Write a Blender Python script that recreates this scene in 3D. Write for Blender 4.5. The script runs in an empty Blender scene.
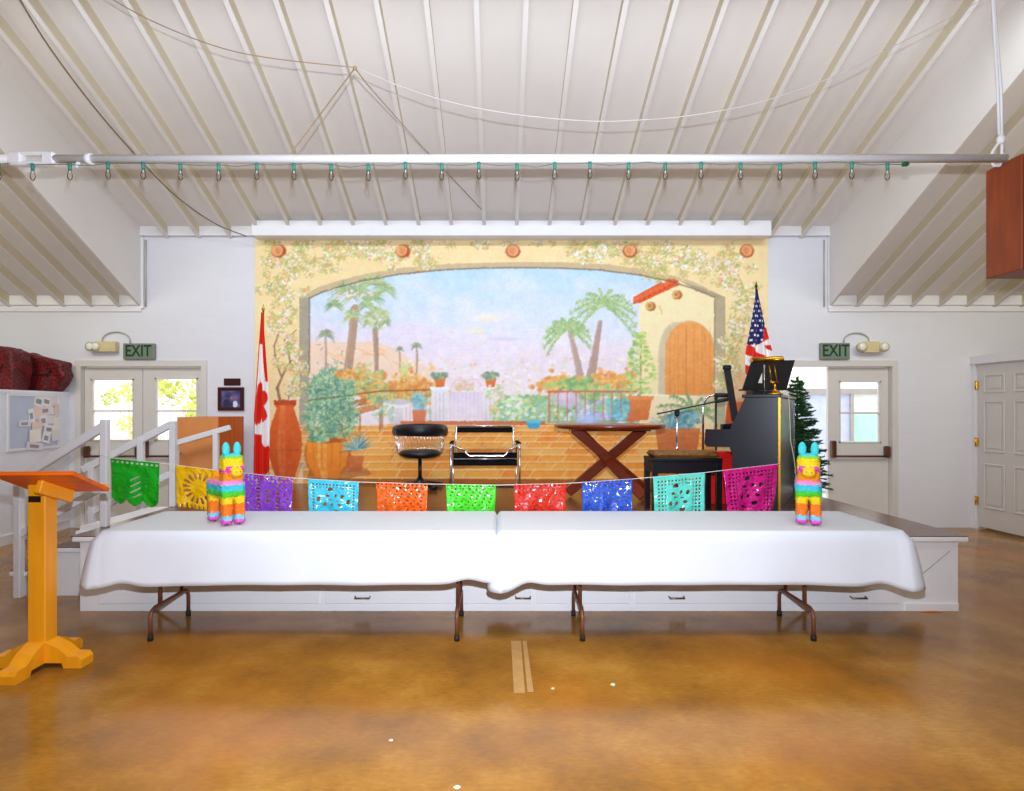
import bpy, bmesh, math, random
import numpy as np
from mathutils import Vector, Matrix

R = random.Random(7)
NR = np.random.default_rng(11)
SC = bpy.context.scene
COL = SC.collection
PI = math.pi
CX, CY, F, EYE = 499.0, 410.0, 595.0, 1.506     # calibration of the photograph (1024 x 791)
WALL = 7.62                                     # distance of the stage wall
STG = 0.57                                      # stage height

def PX(x, y, D):
    return Vector(((x - CX) * D / F, D, EYE - (y - CY) * D / F))
def XX(x, D): return (x - CX) * D / F
def ZZ(y, D): return EYE - (y - CY) * D / F

# ------------------------------------------------------------------ materials
def s2l(c):
    c = c / 255.0
    return c / 12.92 if c <= 0.04045 else ((c + 0.055) / 1.055) ** 2.4
def lin(rgb): return tuple(s2l(v) for v in rgb) + (1.0,)

MATS = {}
def mat(name, rgb, rough=0.6, metal=0.0, var=0.08, scale=6.0, bump=0.0, bscale=40.0, spec=0.5, stretch=None, coat=0.0, trans=0.0):
    if name in MATS: return MATS[name]
    m = bpy.data.materials.new(name); m.use_nodes = True
    nt = m.node_tree; b = nt.nodes['Principled BSDF']
    b.inputs['Roughness'].default_value = rough
    b.inputs['Metallic'].default_value = metal
    b.inputs['Specular IOR Level'].default_value = spec
    b.inputs['Coat Weight'].default_value = coat
    b.inputs['Transmission Weight'].default_value = trans
    c = lin(rgb)
    tc = nt.nodes.new('ShaderNodeTexCoord'); mp = nt.nodes.new('ShaderNodeMapping')
    if stretch: mp.inputs['Scale'].default_value = stretch
    nt.links.new(tc.outputs['Object'], mp.inputs['Vector'])
    nz = nt.nodes.new('ShaderNodeTexNoise'); nz.inputs['Scale'].default_value = scale; nz.inputs['Detail'].default_value = 4
    nt.links.new(mp.outputs['Vector'], nz.inputs['Vector'])
    rp = nt.nodes.new('ShaderNodeValToRGB')
    rp.color_ramp.elements[0].position = 0.3; rp.color_ramp.elements[1].position = 0.7
    rp.color_ramp.elements[0].color = tuple(min(1, v * (1 - var)) for v in c[:3]) + (1,)
    rp.color_ramp.elements[1].color = tuple(min(1, v * (1 + var)) for v in c[:3]) + (1,)
    nt.links.new(nz.outputs['Fac'], rp.inputs['Fac'])
    nt.links.new(rp.outputs['Color'], b.inputs['Base Color'])
    if bump:
        n2 = nt.nodes.new('ShaderNodeTexNoise'); n2.inputs['Scale'].default_value = bscale
        nt.links.new(mp.outputs['Vector'], n2.inputs['Vector'])
        bp = nt.nodes.new('ShaderNodeBump'); bp.inputs['Strength'].default_value = bump; bp.inputs['Distance'].default_value = 0.02
        nt.links.new(n2.outputs['Fac'], bp.inputs['Height']); nt.links.new(bp.outputs['Normal'], b.inputs['Normal'])
    MATS[name] = m
    return m

def vcol_mat(name, rough=0.7, spec=0.3):
    if name in MATS: return MATS[name]
    m = bpy.data.materials.new(name); m.use_nodes = True
    nt = m.node_tree; b = nt.nodes['Principled BSDF']
    b.inputs['Roughness'].default_value = rough; b.inputs['Specular IOR Level'].default_value = spec
    a = nt.nodes.new('ShaderNodeAttribute'); a.attribute_name = 'Col'
    nt.links.new(a.outputs['Color'], b.inputs['Base Color'])
    MATS[name] = m
    return m

# ------------------------------------------------------------------ mesh builder
class MB:
    def __init__(s): s.v = []; s.f = []; s.sm = []
    def add(s, vs, fs, smooth=False):
        n = len(s.v); s.v += [tuple(v) for v in vs]
        s.f += [tuple(i + n for i in f) for f in fs]; s.sm += [smooth] * len(fs)
        return s
    def box(s, lo, hi, M=None, b=0.0):
        (x0, y0, z0), (x1, y1, z1) = lo, hi
        if b > 0:
            return s.rbox(lo, hi, b, M)
        vs = [Vector(p) for p in ((x0,y0,z0),(x1,y0,z0),(x1,y1,z0),(x0,y1,z0),(x0,y0,z1),(x1,y0,z1),(x1,y1,z1),(x0,y1,z1))]
        if M is not None: vs = [M @ v for v in vs]
        return s.add(vs, [(0,3,2,1),(4,5,6,7),(0,1,5,4),(1,2,6,5),(2,3,7,6),(3,0,4,7)])
    def rbox(s, lo, hi, b, M=None):           # box with chamfered edges
        lo = Vector(lo); hi = Vector(hi); c = (lo + hi) / 2; h = (hi - lo) / 2
        b = min(b, h.x * .99, h.y * .99, h.z * .99)
        pts = {}; vs = []
        for sx in (-1, 1):
            for sy in (-1, 1):
                for sz in (-1, 1):
                    for a in range(3):
                        d = [h.x - b, h.y - b, h.z - b]; d[a] = h[a]
                        pts[(sx, sy, sz, a)] = len(vs)
                        vs.append(c + Vector((sx * d[0], sy * d[1], sz * d[2])))
        fs = []
        S = (-1, 1)
        for a in range(3):
            o = [i for i in range(3) if i != a]
            for sg in S:
                q = []
                for (p, r) in ((-1,-1),(1,-1),(1,1),(-1,1)):
                    k = [0,0,0]; k[a] = sg; k[o[0]] = p; k[o[1]] = r
                    q.append(pts[(*k, a)])
                flip = (sg < 0) ^ (a == 1)
                fs.append(tuple(q[::-1]) if flip else tuple(q))
        for a in range(3):                    # edges along axis a
            o = [i for i in range(3) if i != a]
            for p in S:
                for r in S:
                    k0 = [0,0,0]; k0[o[0]] = p; k0[o[1]] = r
                    k1 = list(k0); k0[a] = -1; k1[a] = 1
                    q = [pts[(*k0, o[0])], pts[(*k1, o[0])], pts[(*k1, o[1])], pts[(*k0, o[1])]]
                    fs.append(tuple(q))
        for sx in S:
            for sy in S:
                for sz in S:
                    fs.append(tuple(pts[(sx, sy, sz, a)] for a in range(3)))
        # fix the winding outwards
        out = []
        for f in fs:
            p = [vs[i] for i in f]
            n = (p[1] - p[0]).cross(p[2] - p[0])
            m = sum(p, Vector()) / len(p) - c
            out.append(f if n.dot(m) > 0 else f[::-1])
        if M is not None: vs = [M @ v for v in vs]
        return s.add(vs, out)
    def bar(s, p0, p1, w, h, up=(0,0,1), b=0.0):
        p0 = Vector(p0); p1 = Vector(p1); d = p1 - p0; L = d.length; d.normalize()
        u = Vector(up); x = d.cross(u)
        if x.length < 1e-4: x = d.cross(Vector((0,1,0)))
        x.normalize(); z = x.cross(d)
        M = Matrix((( x.x, d.x, z.x, p0.x),(x.y, d.y, z.y, p0.y),(x.z, d.z, z.z, p0.z),(0,0,0,1)))
        return s.box((-w/2, 0, -h/2), (w/2, L, h/2), M, b)
    def tube(s, pts, r, n=10, cap=True, smooth=True):
        pts = [Vector(p) for p in pts]; rs = r if isinstance(r, (list, tuple)) else [r] * len(pts)
        t = [((pts[min(i+1, len(pts)-1)] - pts[max(i-1, 0)])).normalized() for i in range(len(pts))]
        a = t[0].orthogonal().normalized(); vs = []
        for i, p in enumerate(pts):
            a = (a - t[i] * a.dot(t[i])).normalized(); bb = t[i].cross(a)
            for k in range(n):
                an = 2 * PI * k / n
                vs.append(p + (a * math.cos(an) + bb * math.sin(an)) * rs[i])
        fs = []
        for i in range(len(pts) - 1):
            for k in range(n):
                k2 = (k + 1) % n
                fs.append((i*n+k, i*n+k2, (i+1)*n+k2, (i+1)*n+k))
        s.add(vs, fs, smooth)
        if cap:
            m = len(s.v) - len(vs)
            s.f.append(tuple(m + k for k in range(n))[::-1]); s.sm.append(False)
            s.f.append(tuple(m + (len(pts)-1)*n + k for k in range(n))); s.sm.append(False)
        return s
    def lathe(s, prof, c=(0,0,0), n=24, M=None, smooth=True):   # prof: (radius, z)
        vs = []; c = Vector(c)
        for (r, z) in prof:
            for k in range(n):
                an = 2 * PI * k / n
                v = Vector((r * math.cos(an), r * math.sin(an), z))
                vs.append((M @ v if M is not None else v) + c)
        fs = []
        for i in range(len(prof) - 1):
            for k in range(n):
                k2 = (k + 1) % n
                fs.append((i*n+k, i*n+k2, (i+1)*n+k2, (i+1)*n+k))
        fs.append(tuple(range(n))[::-1]); fs.append(tuple((len(prof)-1)*n + k for k in range(n)))
        return s.add(vs, fs, smooth)
    def prism(s, poly, off):              # 3D polygon extruded by a vector
        poly = [Vector(p) for p in poly]; off = Vector(off); n = len(poly)
        vs = poly + [p + off for p in poly]
        fs = [tuple(range(n))[::-1], tuple(range(n, 2*n))] + [(i, (i+1) % n, n + (i+1) % n, n + i) for i in range(n)]
        nr = sum(((poly[i] - poly[0]).cross(poly[(i+1) % n] - poly[0]) for i in range(n)), Vector())
        if nr.dot(off) < 0: fs = [f[::-1] for f in fs]
        return s.add(vs, fs)
    def ball(s, c, r, n=14, m=9):         # r may be a triple
        r = (r, r, r) if not isinstance(r, (tuple, list)) else r
        prof = [(math.sin(PI * i / m) if 0 < i < m else 0.02, -math.cos(PI * i / m)) for i in range(m + 1)]
        M = Matrix.Diagonal((r[0], r[1], r[2], 1))
        return s.lathe(prof, c, n, M)
    def sheet(s, grid, smooth=True, mask=None):     # grid[i][j] of points
        a = len(grid); b = len(grid[0]); vs = [p for row in grid for p in row]
        fs = [(i*b+j, i*b+j+1, (i+1)*b+j+1, (i+1)*b+j) for i in range(a-1) for j in range(b-1) if mask is None or mask(i, j)]
        return s.add(vs, fs, smooth)
    def build(s, name, m, parent=None, origin=None, solid=0.0):
        me = bpy.data.meshes.new(name)
        o = Vector(origin) if origin is not None else None
        vs = s.v if o is None else [tuple(Vector(v) - o) for v in s.v]
        me.from_pydata(vs, [], s.f)
        me.polygons.foreach_set('use_smooth', s.sm)
        me.materials.append(m); me.update()
        ob = bpy.data.objects.new(name, me); COL.objects.link(ob)
        if parent is not None: ob.parent = parent
        elif o is not None: ob.location = o
        if solid:
            md = ob.modifiers.new('thickness', 'SOLIDIFY'); md.thickness = solid; md.offset = 0
        return ob

def tag(o, label=None, cat=None, group=None, kind=None):
    if label: o['label'] = label
    if cat: o['category'] = cat
    if group: o['group'] = group
    if kind: o['kind'] = kind
    return o
def thing(name, label, cat, loc=(0,0,0), rz=0.0, group=None):
    o = bpy.data.objects.new(name, None); COL.objects.link(o)
    o.empty_display_size = 0.1
    o.location = loc; o.rotation_euler = (0, 0, rz)
    return tag(o, label, cat, group)
def struct(o, label=None): return tag(o, label=label, kind='structure')
def arc(c, r, a0, a1, n, f):      # points f(cos, sin)
    return [f(c, r, a0 + (a1 - a0) * i / n) for i in range(n + 1)]
def text(name, body, size, m, parent, loc, rot, ext=0.002, sx=1.0):
    cu = bpy.data.curves.new(name, 'FONT'); cu.body = body; cu.size = size; cu.extrude = ext
    cu.align_x = 'CENTER'; cu.align_y = 'CENTER'; cu.materials.append(m); cu.offset = size * 0.018
    o = bpy.data.objects.new(name, cu); COL.objects.link(o)
    o.rotation_euler = rot; o.scale = (sx, 1, 1); o.location = loc
    bpy.context.view_layer.update()
    me = bpy.data.meshes.new_from_object(o.evaluated_get(bpy.context.evaluated_depsgraph_get()))
    me.transform(o.matrix_world); me.materials.clear(); me.materials.append(m)
    bpy.data.objects.remove(o); bpy.data.curves.remove(cu)
    q = bpy.data.objects.new(name, me); COL.objects.link(q); q.parent = parent
    return q

# shared materials
WHITE = mat('white_paint', (226, 222, 222), 0.55, var=0.02)
CEILW = mat('ceiling_paint', (232, 226, 220), 0.75, var=0.02, scale=2)
RAFT = mat('rafter_side_shade', (212, 200, 174), 0.75, var=0.03, scale=3)  # tan puts the shade on the rafter sides into the colour
TRIMW = mat('trim_paint', (236, 234, 236), 0.5, var=0.02)
DOORW = mat('door_paint', (216, 210, 204), 0.45, var=0.02)
STAGEW = mat('stage_paint', (250, 249, 250), 0.45, var=0.015)
STAGEF = mat('stage_floor_paint', (112, 68, 36), 0.22, var=0.12, scale=3)
BLACK = mat('black_lacquer', (20, 21, 28), 0.28, var=0.1)
BLACKM = mat('black_matte', (24, 23, 25), 0.6, var=0.1)
LEATHER = mat('black_leather', (20, 20, 24), 0.38, var=0.15, bump=0.15, bscale=120)
CHROME = mat('chrome', (225, 225, 230), 0.15, metal=1.0, var=0.02)
BRASS = mat('brass', (216, 160, 40), 0.25, metal=1.0, var=0.05)
BROWNTUBE = mat('brown_enamel', (120, 72, 52), 0.3, var=0.08)
RUBBER = mat('dark_rubber', (28, 26, 26), 0.7)
BROWNBAR = mat('bronze_bar', (92, 46, 28), 0.35, var=0.1)
PALEGLASS = None
def glass(name, rgb=(255,255,255), rough=0.0):
    m = bpy.data.materials.new(name); m.use_nodes = True
    nt = m.node_tree; nt.nodes.clear()
    out = nt.nodes.new('ShaderNodeOutputMaterial'); mx = nt.nodes.new('ShaderNodeMixShader')
    tr = nt.nodes.new('ShaderNodeBsdfTransparent'); gl = nt.nodes.new('ShaderNodeBsdfGlossy')
    tr.inputs['Color'].default_value = lin(rgb); gl.inputs['Roughness'].default_value = rough
    fr = nt.nodes.new('ShaderNodeFresnel'); fr.inputs['IOR'].default_value = 1.35
    nt.links.new(fr.outputs[0], mx.inputs[0]); nt.links.new(tr.outputs[0], mx.inputs[1]); nt.links.new(gl.outputs[0], mx.inputs[2])
    nt.links.new(mx.outputs[0], out.inputs['Surface'])
    return m
PANE = glass('window_glass')
FLASHC = (.76, .85, 1.0); BOUNCEC = (.88, .96, 1.0); WALLFILLC = (.80, .90, 1.0); FILLC = (1.0, .97, .86); WORLD, FLASH, BOUNCE, WALLFILL, FILL, EXPO = 2.0, 930, 78, 74, 102, 0.0
SIDE = 36
SIDEC = (1.0, .98, .80)
# ------------------------------------------------------------------ floor
def floor_material():
    m = bpy.data.materials.new('stained_concrete'); m.use_nodes = True
    nt = m.node_tree; b = nt.nodes['Principled BSDF']; L = nt.links
    tc = nt.nodes.new('ShaderNodeTexCoord')
    def noise(scale, det=6, rough=0.6, st=None):
        mp = nt.nodes.new('ShaderNodeMapping')
        if st: mp.inputs['Scale'].default_value = st
        L.new(tc.outputs['Object'], mp.inputs['Vector'])
        n = nt.nodes.new('ShaderNodeTexNoise'); n.inputs['Scale'].default_value = scale
        n.inputs['Detail'].default_value = det; n.inputs['Roughness'].default_value = rough
        L.new(mp.outputs['Vector'], n.inputs['Vector']); return n
    n1 = noise(1.6); r1 = nt.nodes.new('ShaderNodeValToRGB'); L.new(n1.outputs['Fac'], r1.inputs['Fac'])
    e = r1.color_ramp.elements
    e[0].position = 0.32; e[0].color = lin((130, 88, 36)); e[1].position = 0.68; e[1].color = lin((184, 134, 58))
    x = e.new(0.5); x.color = lin((160, 110, 41))
    n2 = noise(22, 5, 0.7, (1, 2.5, 1)); r2 = nt.nodes.new('ShaderNodeValToRGB'); L.new(n2.outputs['Fac'], r2.inputs['Fac'])
    r2.color_ramp.elements[0].position = 0.3; r2.color_ramp.elements[0].color = (0.78, 0.74, 0.70, 1)
    r2.color_ramp.elements[1].position = 0.65; r2.color_ramp.elements[1].color = (1.06, 1.05, 1.04, 1)
    mx = nt.nodes.new('ShaderNodeMix'); mx.data_type = 'RGBA'; mx.blend_type = 'MULTIPLY'; mx.inputs['Factor'].default_value = 1
    L.new(r1.outputs['Color'], mx.inputs['A']); L.new(r2.outputs['Color'], mx.inputs['B'])
    # orange stain clouds
    n3 = noise(0.9, 3, 0.5); r3 = nt.nodes.new('ShaderNodeValToRGB'); L.new(n3.outputs['Fac'], r3.inputs['Fac'])
    r3.color_ramp.elements[0].position = 0.5; r3.color_ramp.elements[0].color = (0, 0, 0, 1)
    r3.color_ramp.elements[1].position = 0.75; r3.color_ramp.elements[1].color = (0.5, 0.5, 0.5, 1)
    m2 = nt.nodes.new('ShaderNodeMix'); m2.data_type = 'RGBA'; L.new(r3.outputs['Color'], m2.inputs['Factor'])
    L.new(mx.outputs['Result'], m2.inputs['A']); m2.inputs['B'].default_value = lin((196, 116, 34))
    L.new(m2.outputs['Result'], b.inputs['Base Color'])
    b.inputs['Specular IOR Level'].default_value = 0.34
    rr = nt.nodes.new('ShaderNodeMapRange'); rr.inputs['To Min'].default_value = 0.10; rr.inputs['To Max'].default_value = 0.26
    L.new(n2.outputs['Fac'], rr.inputs['Value']); L.new(rr.outputs['Result'], b.inputs['Roughness'])
    return m
f = MB().box((-9, -2.5, -0.1), (9, 7.62, 0)).build('floor', floor_material()); struct(f)
fo = MB().box((-30, 7.78, -0.1), (30, 40, -0.02)).build('ground_outside', mat('pale_paving', (225, 222, 215), 0.8)); struct(fo)

# ------------------------------------------------------------------ walls
def brick_material():
    m = bpy.data.materials.new('painted_brick'); m.use_nodes = True
    nt = m.node_tree; b = nt.nodes['Principled BSDF']; L = nt.links
    tc = nt.nodes.new('ShaderNodeTexCoord'); mp = nt.nodes.new('ShaderNodeMapping')
    mp.inputs['Rotation'].default_value = (PI/2, 0, 0)
    L.new(tc.outputs['Object'], mp.inputs['Vector'])
    br = nt.nodes.new('ShaderNodeTexBrick'); br.inputs['Scale'].default_value = 1.0
    br.inputs['Brick Width'].default_value = 0.4; br.inputs['Row Height'].default_value = 0.1; br.inputs['Mortar Size'].default_value = 0.006
    br.inputs['Mortar Smooth'].default_value = 0.6
    br.inputs['Color1'].default_value = lin((227, 226, 232)); br.inputs['Color2'].default_value = lin((225, 224, 230)); br.inputs['Mortar'].default_value = lin((225, 223, 229))
    L.new(mp.outputs['Vector'], br.inputs['Vector']); L.new(br.outputs['Color'], b.inputs['Base Color'])
    bp = nt.nodes.new('ShaderNodeBump'); bp.inputs['Strength'].default_value = 0.05; bp.inputs['Distance'].default_value = 0.01; bp.invert = True
    L.new(br.outputs['Fac'], bp.inputs['Height']); L.new(bp.outputs['Normal'], b.inputs['Normal'])
    b.inputs['Roughness'].default_value = 0.6
    return m
BRICK = brick_material()
DL0, DL1, DR0, DR1, DTOP = XX(80, WALL), XX(203, WALL), XX(768, WALL), XX(893, WALL), 2.07
CHL, CHR = XX(142, WALL), XX(828, WALL)        # the raised ceiling's two cheeks
w = MB()
for (x0, x1, z0, z1) in ((-9, DL0, 0, 3.05), (DL0, DL1, DTOP, 3.05), (DL1, DR0, 0, 3.05), (DR0, DR1, DTOP, 3.05), (DR1, 9, 0, 3.05), (CHL - .04, CHR + .04, 3.05, 3.96)):
    w.box((x0, WALL, z0), (x1, WALL + .15, z1))
struct(w.build('wall_back', BRICK))
struct(MB().box((-9.1, -2.5, 0), (-9, WALL + .15, 7.2)).build('wall_left', WHITE))
struct(MB().box((9, -2.5, 0), (9.1, WALL + .15, 7.2)).build('wall_right', WHITE))

# ------------------------------------------------------------------ ceiling: raised centre, steeper sides, rafters
ZC, SLC, ZO, SLO = 3.709, 0.395, 2.825, 0.5
zc = lambda y: ZC + SLC * (WALL - y)
zo = lambda y: ZO + SLO * (WALL - y)
BD = 0.125
YN = -0.7
def slope_slab(x0, x1, zf, up):
    q = [(x0, WALL + .1, zf(WALL + .1) + up), (x1, WALL + .1, zf(WALL + .1) + up), (x1, YN, zf(YN) + up), (x0, YN, zf(YN) + up)]
    return MB().prism(q, (0, 0, 0.04))
def rafters(xs, zf, parent, sl):
    k_ = math.sqrt(1 + sl * sl); hd = 0.115; up = BD - hd * k_
    for x in xs:
        y0, y1 = WALL - .005, YN
        o = MB().bar((x, y0, zf(y0) + up + hd / 2 * k_), (x, y1, zf(y1) + up + hd / 2 * k_), 0.03, hd).build('rafter', RAFT, parent)
        MB().bar((x, y0, zf(y0) + up - .004), (x, y1, zf(y1) + up - .004), 0.044, .012).build('edge_strip', CEILW, o)  # flash-lit underside of the rafter put in as a pale strip
ceil = slope_slab(CHL - .04, CHR + .04, zc, BD).build('ceiling', CEILW); struct(ceil)
rafters([0.22 + 0.405 * k for k in range(-11, 10)], zc, ceil, SLC)
MB().box((CHL, WALL - .045, ZC + .02), (CHR, WALL - .012, ZC + .14)).build('eave_board', TRIMW, ceil)
cl = slope_slab(-9, CHL - .02, zo, BD).build('ceiling_left', CEILW); struct(cl)
rafters([-4.85 - 0.35 * k for k in range(0, 12)], zo, cl, SLO)
MB().box((-9, WALL - .045, ZO + .02), (CHL - .02, WALL - .012, ZO + .14)).build('eave_board', TRIMW, cl)
cr = slope_slab(CHR + .02, 9, zo, BD).build('ceiling_right', CEILW); struct(cr)
rafters([4.57 + 0.35 * k for k in range(0, 13)], zo, cr, SLO)
MB().box((CHR + .02, WALL - .045, ZO + .02), (9, WALL - .012, ZO + .14)).build('eave_board', TRIMW, cr)
for nm, x, dx in (('wall_dormer_left', CHL, -.035), ('wall_dormer_right', CHR, .035)):
    q = [(x, WALL, ZO - .0), (x, WALL, ZC + BD), (x, YN, zc(YN) + BD), (x, YN, zo(YN))]
    struct(MB().prism(q, (dx, 0, 0)).build(nm, CEILW))
struct(MB().box((-9, -2.5, zc(YN) + .10), (9, YN + .05, zc(YN) + .2)).build('ceiling_rear', CEILW))
struct(MB().box((-9.1, -2.6, 0), (9.1, -2.5, 7.3)).build('wall_rear', WHITE))
# vertical corner strip and pipe beside each cheek
for nm, x, s in (('trim_1', CHL, 1), ('trim_2', CHR, -1)):
    mb = MB().box((x - .012, WALL - .03, ZO - .02), (x + .035 * 1, WALL, ZC))
    struct(mb.build(nm, TRIMW))
for nm, x in (('trim_3', CHL + .055), ('trim_4', CHR - .055)):
    struct(MB().tube([(x, WALL - .012, ZO), (x, WALL - .012, ZC - .03)], .010, 8).build(nm, mat('grey_pipe', (190, 182, 168), .5)))
# header over the mural
struct(MB().box((XX(252, 7.4), 7.38, 3.67), (XX(771, 7.4), WALL, 3.86), None, .006).build('trim_5', TRIMW))
# beam along the wall top either side
struct(MB().box((-9, WALL - .02, ZO - .06), (CHL, WALL, ZO + .03)).build('trim_6', TRIMW))
struct(MB().box((CHR, WALL - .02, ZO - .06), (9, WALL, ZO + .03)).build('trim_7', TRIMW))

# ------------------------------------------------------------------ doors in the back wall
DP = WALL + .05
def casing(x0, x1, top, name):
    y = WALL
    mb = MB()
    t = .075
    mb.box((x0 - t, y - .02, 0), (x0, y + .15, top + t)).box((x1, y - .02, 0), (x1 + t, y + .15, top + t)).box((x0, y - .02, top), (x1, y + .15, top + t))
    return struct(mb.build(name, DOORW))
casing(DL0 + .02, DL1 - .02, DTOP - .005, 'trim_8')
casing(DR0 + .02, DR1 - .02, DTOP - .005, 'trim_9')
def glazed_door(name, x0, x1, wx0, wx1, wz0, wz1, zm, bar_side):
    d = MB(); y0, y1 = DP, DP + .045; top = DTOP - .012
    d.box((x0, y0, 0.01), (wx0, y1, top)).box((wx1, y0, 0.01), (x1, y1, top)).box((wx0, y0, 0.01), (wx1, y1, wz0)).box((wx0, y0, wz1), (wx1, y1, top))
    door = struct(d.build(name, DOORW))
    fr = MB(); t = .018
    for (a, b) in (((wx0, y0 - .008, wz0), (wx0 + t, y1 + .004, wz1)), ((wx1 - t, y0 - .008, wz0), (wx1, y1 + .004, wz1)),
                   ((wx0, y0 - .008, wz0), (wx1, y1 + .004, wz0 + t)), ((wx0, y0 - .008, wz1 - t), (wx1, y1 + .004, wz1)),
                   ((wx0, y0 - .006, zm - .012), (wx1, y1, zm + .012))):
        fr.box(a, b)
    wf = fr.build('window_frame', DOORW, door)
    MB().box((wx0 + .01, y0 + .018, wz0 + .01), (wx1 - .01, y0 + .022, wz1 - .01)).build('window_pane', PANE, wf)
    pb = MB(); zb = ZZ(456, DP)
    a, b = x0 + .05, x1 - .04
    pb.box((a - .028, y0 - .07, zb - .02), (a + .03, y0, zb + (.20 if bar_side < 0 else .13)), None, .012)
    pb.box((b - .03, y0 - .07, zb - .02), (b + .028, y0, zb + (.20 if bar_side > 0 else .13)), None, .012)
    pb.tube([(a, y0 - .055, zb), (b, y0 - .055, zb)], .014, 10)
    pb.build('panic_bar', BROWNBAR, door)
    return door
k = lambda px: XX(px, DP)
zz = lambda py: ZZ(py, DP)
glazed_door('door_1', DL0 + .025, k(142.5), k(91), k(134), zz(441), zz(379), zz(411), 1)
glazed_door('door_2', k(143.2), DL1 - .025, k(155), k(198), zz(441), zz(378), zz(411), -1)
glazed_door('door_3', k(828), DR1 - .025, k(839), k(881), zz(443), zz(381), zz(413), -1)

# ------------------------------------------------------------------ closets in the two corners
CLX = XX(68, 7.6)
mb = MB().box((-7.6, 5.7, 0), (CLX, WALL, 1.715)); mb.box((-7.63, 5.67, 1.70), (CLX + .015, WALL, 1.735))
struct(mb.build('wall_closet_left', mat('closet_paint', (240, 242, 250), .5, var=.02)))
struct(MB().box((CLX, 5.67, 0), (CLX + .018, WALL, .11)).build('baseboard_left', TRIMW))
# right closet: a slightly turned wall with a six panel door
cr_o = Vector((6.06, WALL, 0)); ang = math.radians(3)
dv = Vector((math.sin(ang), -math.cos(ang), 0)); nv = Vector((-math.cos(ang), -math.sin(ang), 0))
Mc = Matrix(((dv.x, nv.x, 0, cr_o.x), (dv.y, nv.y, 0, cr_o.y), (0, 0, 1, 0), (0, 0, 0, 1)))   # local x along the wall, y out of it
cwall = MB().box((0.02, -.12, 0), (.08, -.02, 2.16), Mc).box((.08, -.12, 2.08), (2.3, -.02, 2.16), Mc).box((.98, -.12, 0), (2.3, -.02, 2.08), Mc)
struct(cwall.build('wall_closet_right', WHITE))
tr = MB().box((0.0, -.02, 0), (.06, .012, 2.12), Mc).box((0, -.02, 2.09), (2.3, .03, 2.19), Mc).box((1.0, -.02, 0), (1.07, .012, 2.1), Mc)
struct(tr.build('trim_10', TRIMW))
dr = MB().box((.075, -.04, .035), (.985, -.012, 2.075), Mc)
d4 = struct(dr.build('door_4', DOORW))
for (u0, u1) in ((.165, .46), (.575, .87)):
    for (z0, z1) in ((1.72, 1.95), (.98, 1.62), (.28, .84)):
        p = MB()
        for (a, b) in (((u0, -.014, z0), (u0 + .022, .002, z1)), ((u1 - .022, -.014, z0), (u1, .002, z1)), ((u0 + .022, -.014, z0), (u1 - .022, .002, z0 + .022)), ((u0 + .022, -.014, z1 - .022), (u1 - .022, .002, z1))): p.box(a, b, Mc, .006)
        p.box((u0 + .05, -.014, z0 + .05), (u1 - .05, -.002, z1 - .05), Mc, .008)
        p.build('door_panel', DOORW, d4)
for z in (1.82, 1.10, .36):
    MB().box((.05, -.012, z - .05), (.085, .014, z + .05), Mc, .004).tube([Mc @ Vector((.066, .014, z - .055)), Mc @ Vector((.066, .014, z + .055))], .009, 8).build('hinge', BRASS, d4)

# ------------------------------------------------------------------ the courtyard outside the doors
yw = 11.0
ow = MB().box((XX(640, yw), yw, 0), (XX(850, yw), yw + .15, 1.80)).build('wall_courtyard', mat('pale_blue_stucco', (204, 214, 240), .8)); struct(ow)
ow2 = MB().box((XX(852, yw), yw + .02, 0), (XX(960, yw), yw + .15, ZZ(414, yw))).build('wall_courtyard_panel', mat('mint_panel', (190, 244, 226), .7)); struct(ow2)
ow3 = MB().box((XX(852, yw), yw + .02, ZZ(414, yw)), (XX(960, yw), yw + .15, 1.86)).build('wall_courtyard_upper', mat('pale_cream', (244, 246, 244), .7)); struct(ow3)
struct(MB().box((XX(640, yw), yw - .06, 1.80), (XX(960, yw), yw + .15, 1.90)).box((XX(849.5, yw), yw - .05, 0), (XX(852.5, yw), yw + .02, 1.8)).build('trim_11', mat('grey_beam', (176, 172, 170), .7)))

# foliage seen through the left doors
LEAF = mat('sunlit_leaf', (214, 228, 120), .6, var=.35, scale=3)
BARK = mat('pale_bark', (226, 214, 190), .8)
def garden_tree(label, base, h, blobs, n):
    t = thing('garden_tree', label, 'tree', base, 0, 'trees outside the double doors')
    tk = MB().tube([(0, 0, 0), (.04, 0, h * .5), (.0, 0, h * .9)], [.05, .03, .012], 8)
    for (cx, cy, cz, r) in blobs: tk.tube([(.03, 0, h * .5), (cx * .6, cy * .6, cz * .9), (cx, cy, cz)], [.014, .01, .005], 6)
    tk.build('trunk', BARK, t)
    lf = MB()
    for (cx, cy, cz, r) in blobs:
        for _ in range(n):
            d = Vector((R.gauss(0, 1), R.gauss(0, 1), R.gauss(0, 1))).normalized() * r * R.random() ** .4
            p = Vector((cx, cy, cz)) + d
            a = Vector((R.gauss(0, 1), R.gauss(0, 1), R.gauss(0, 1))).normalized(); b = a.orthogonal().normalized()
            s_ = R.uniform(.05, .09)
            lf.add([p - a * s_, p + b * s_ * .5, p + a * s_, p - b * s_ * .5], [(0, 1, 2, 3)])
    lf.build('foliage', LEAF, t)
garden_tree('leafy green tree outside, seen through the door pane nearer the framed picture', (XX(196, 10.5), 10.5, -.02), 2.2,
            [(-.5, 0, 1.85, .28), (-.1, .1, 1.75, .34), (.05, 0, 1.5, .24), (-.8, .1, 2.0, .22)], 70)
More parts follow.
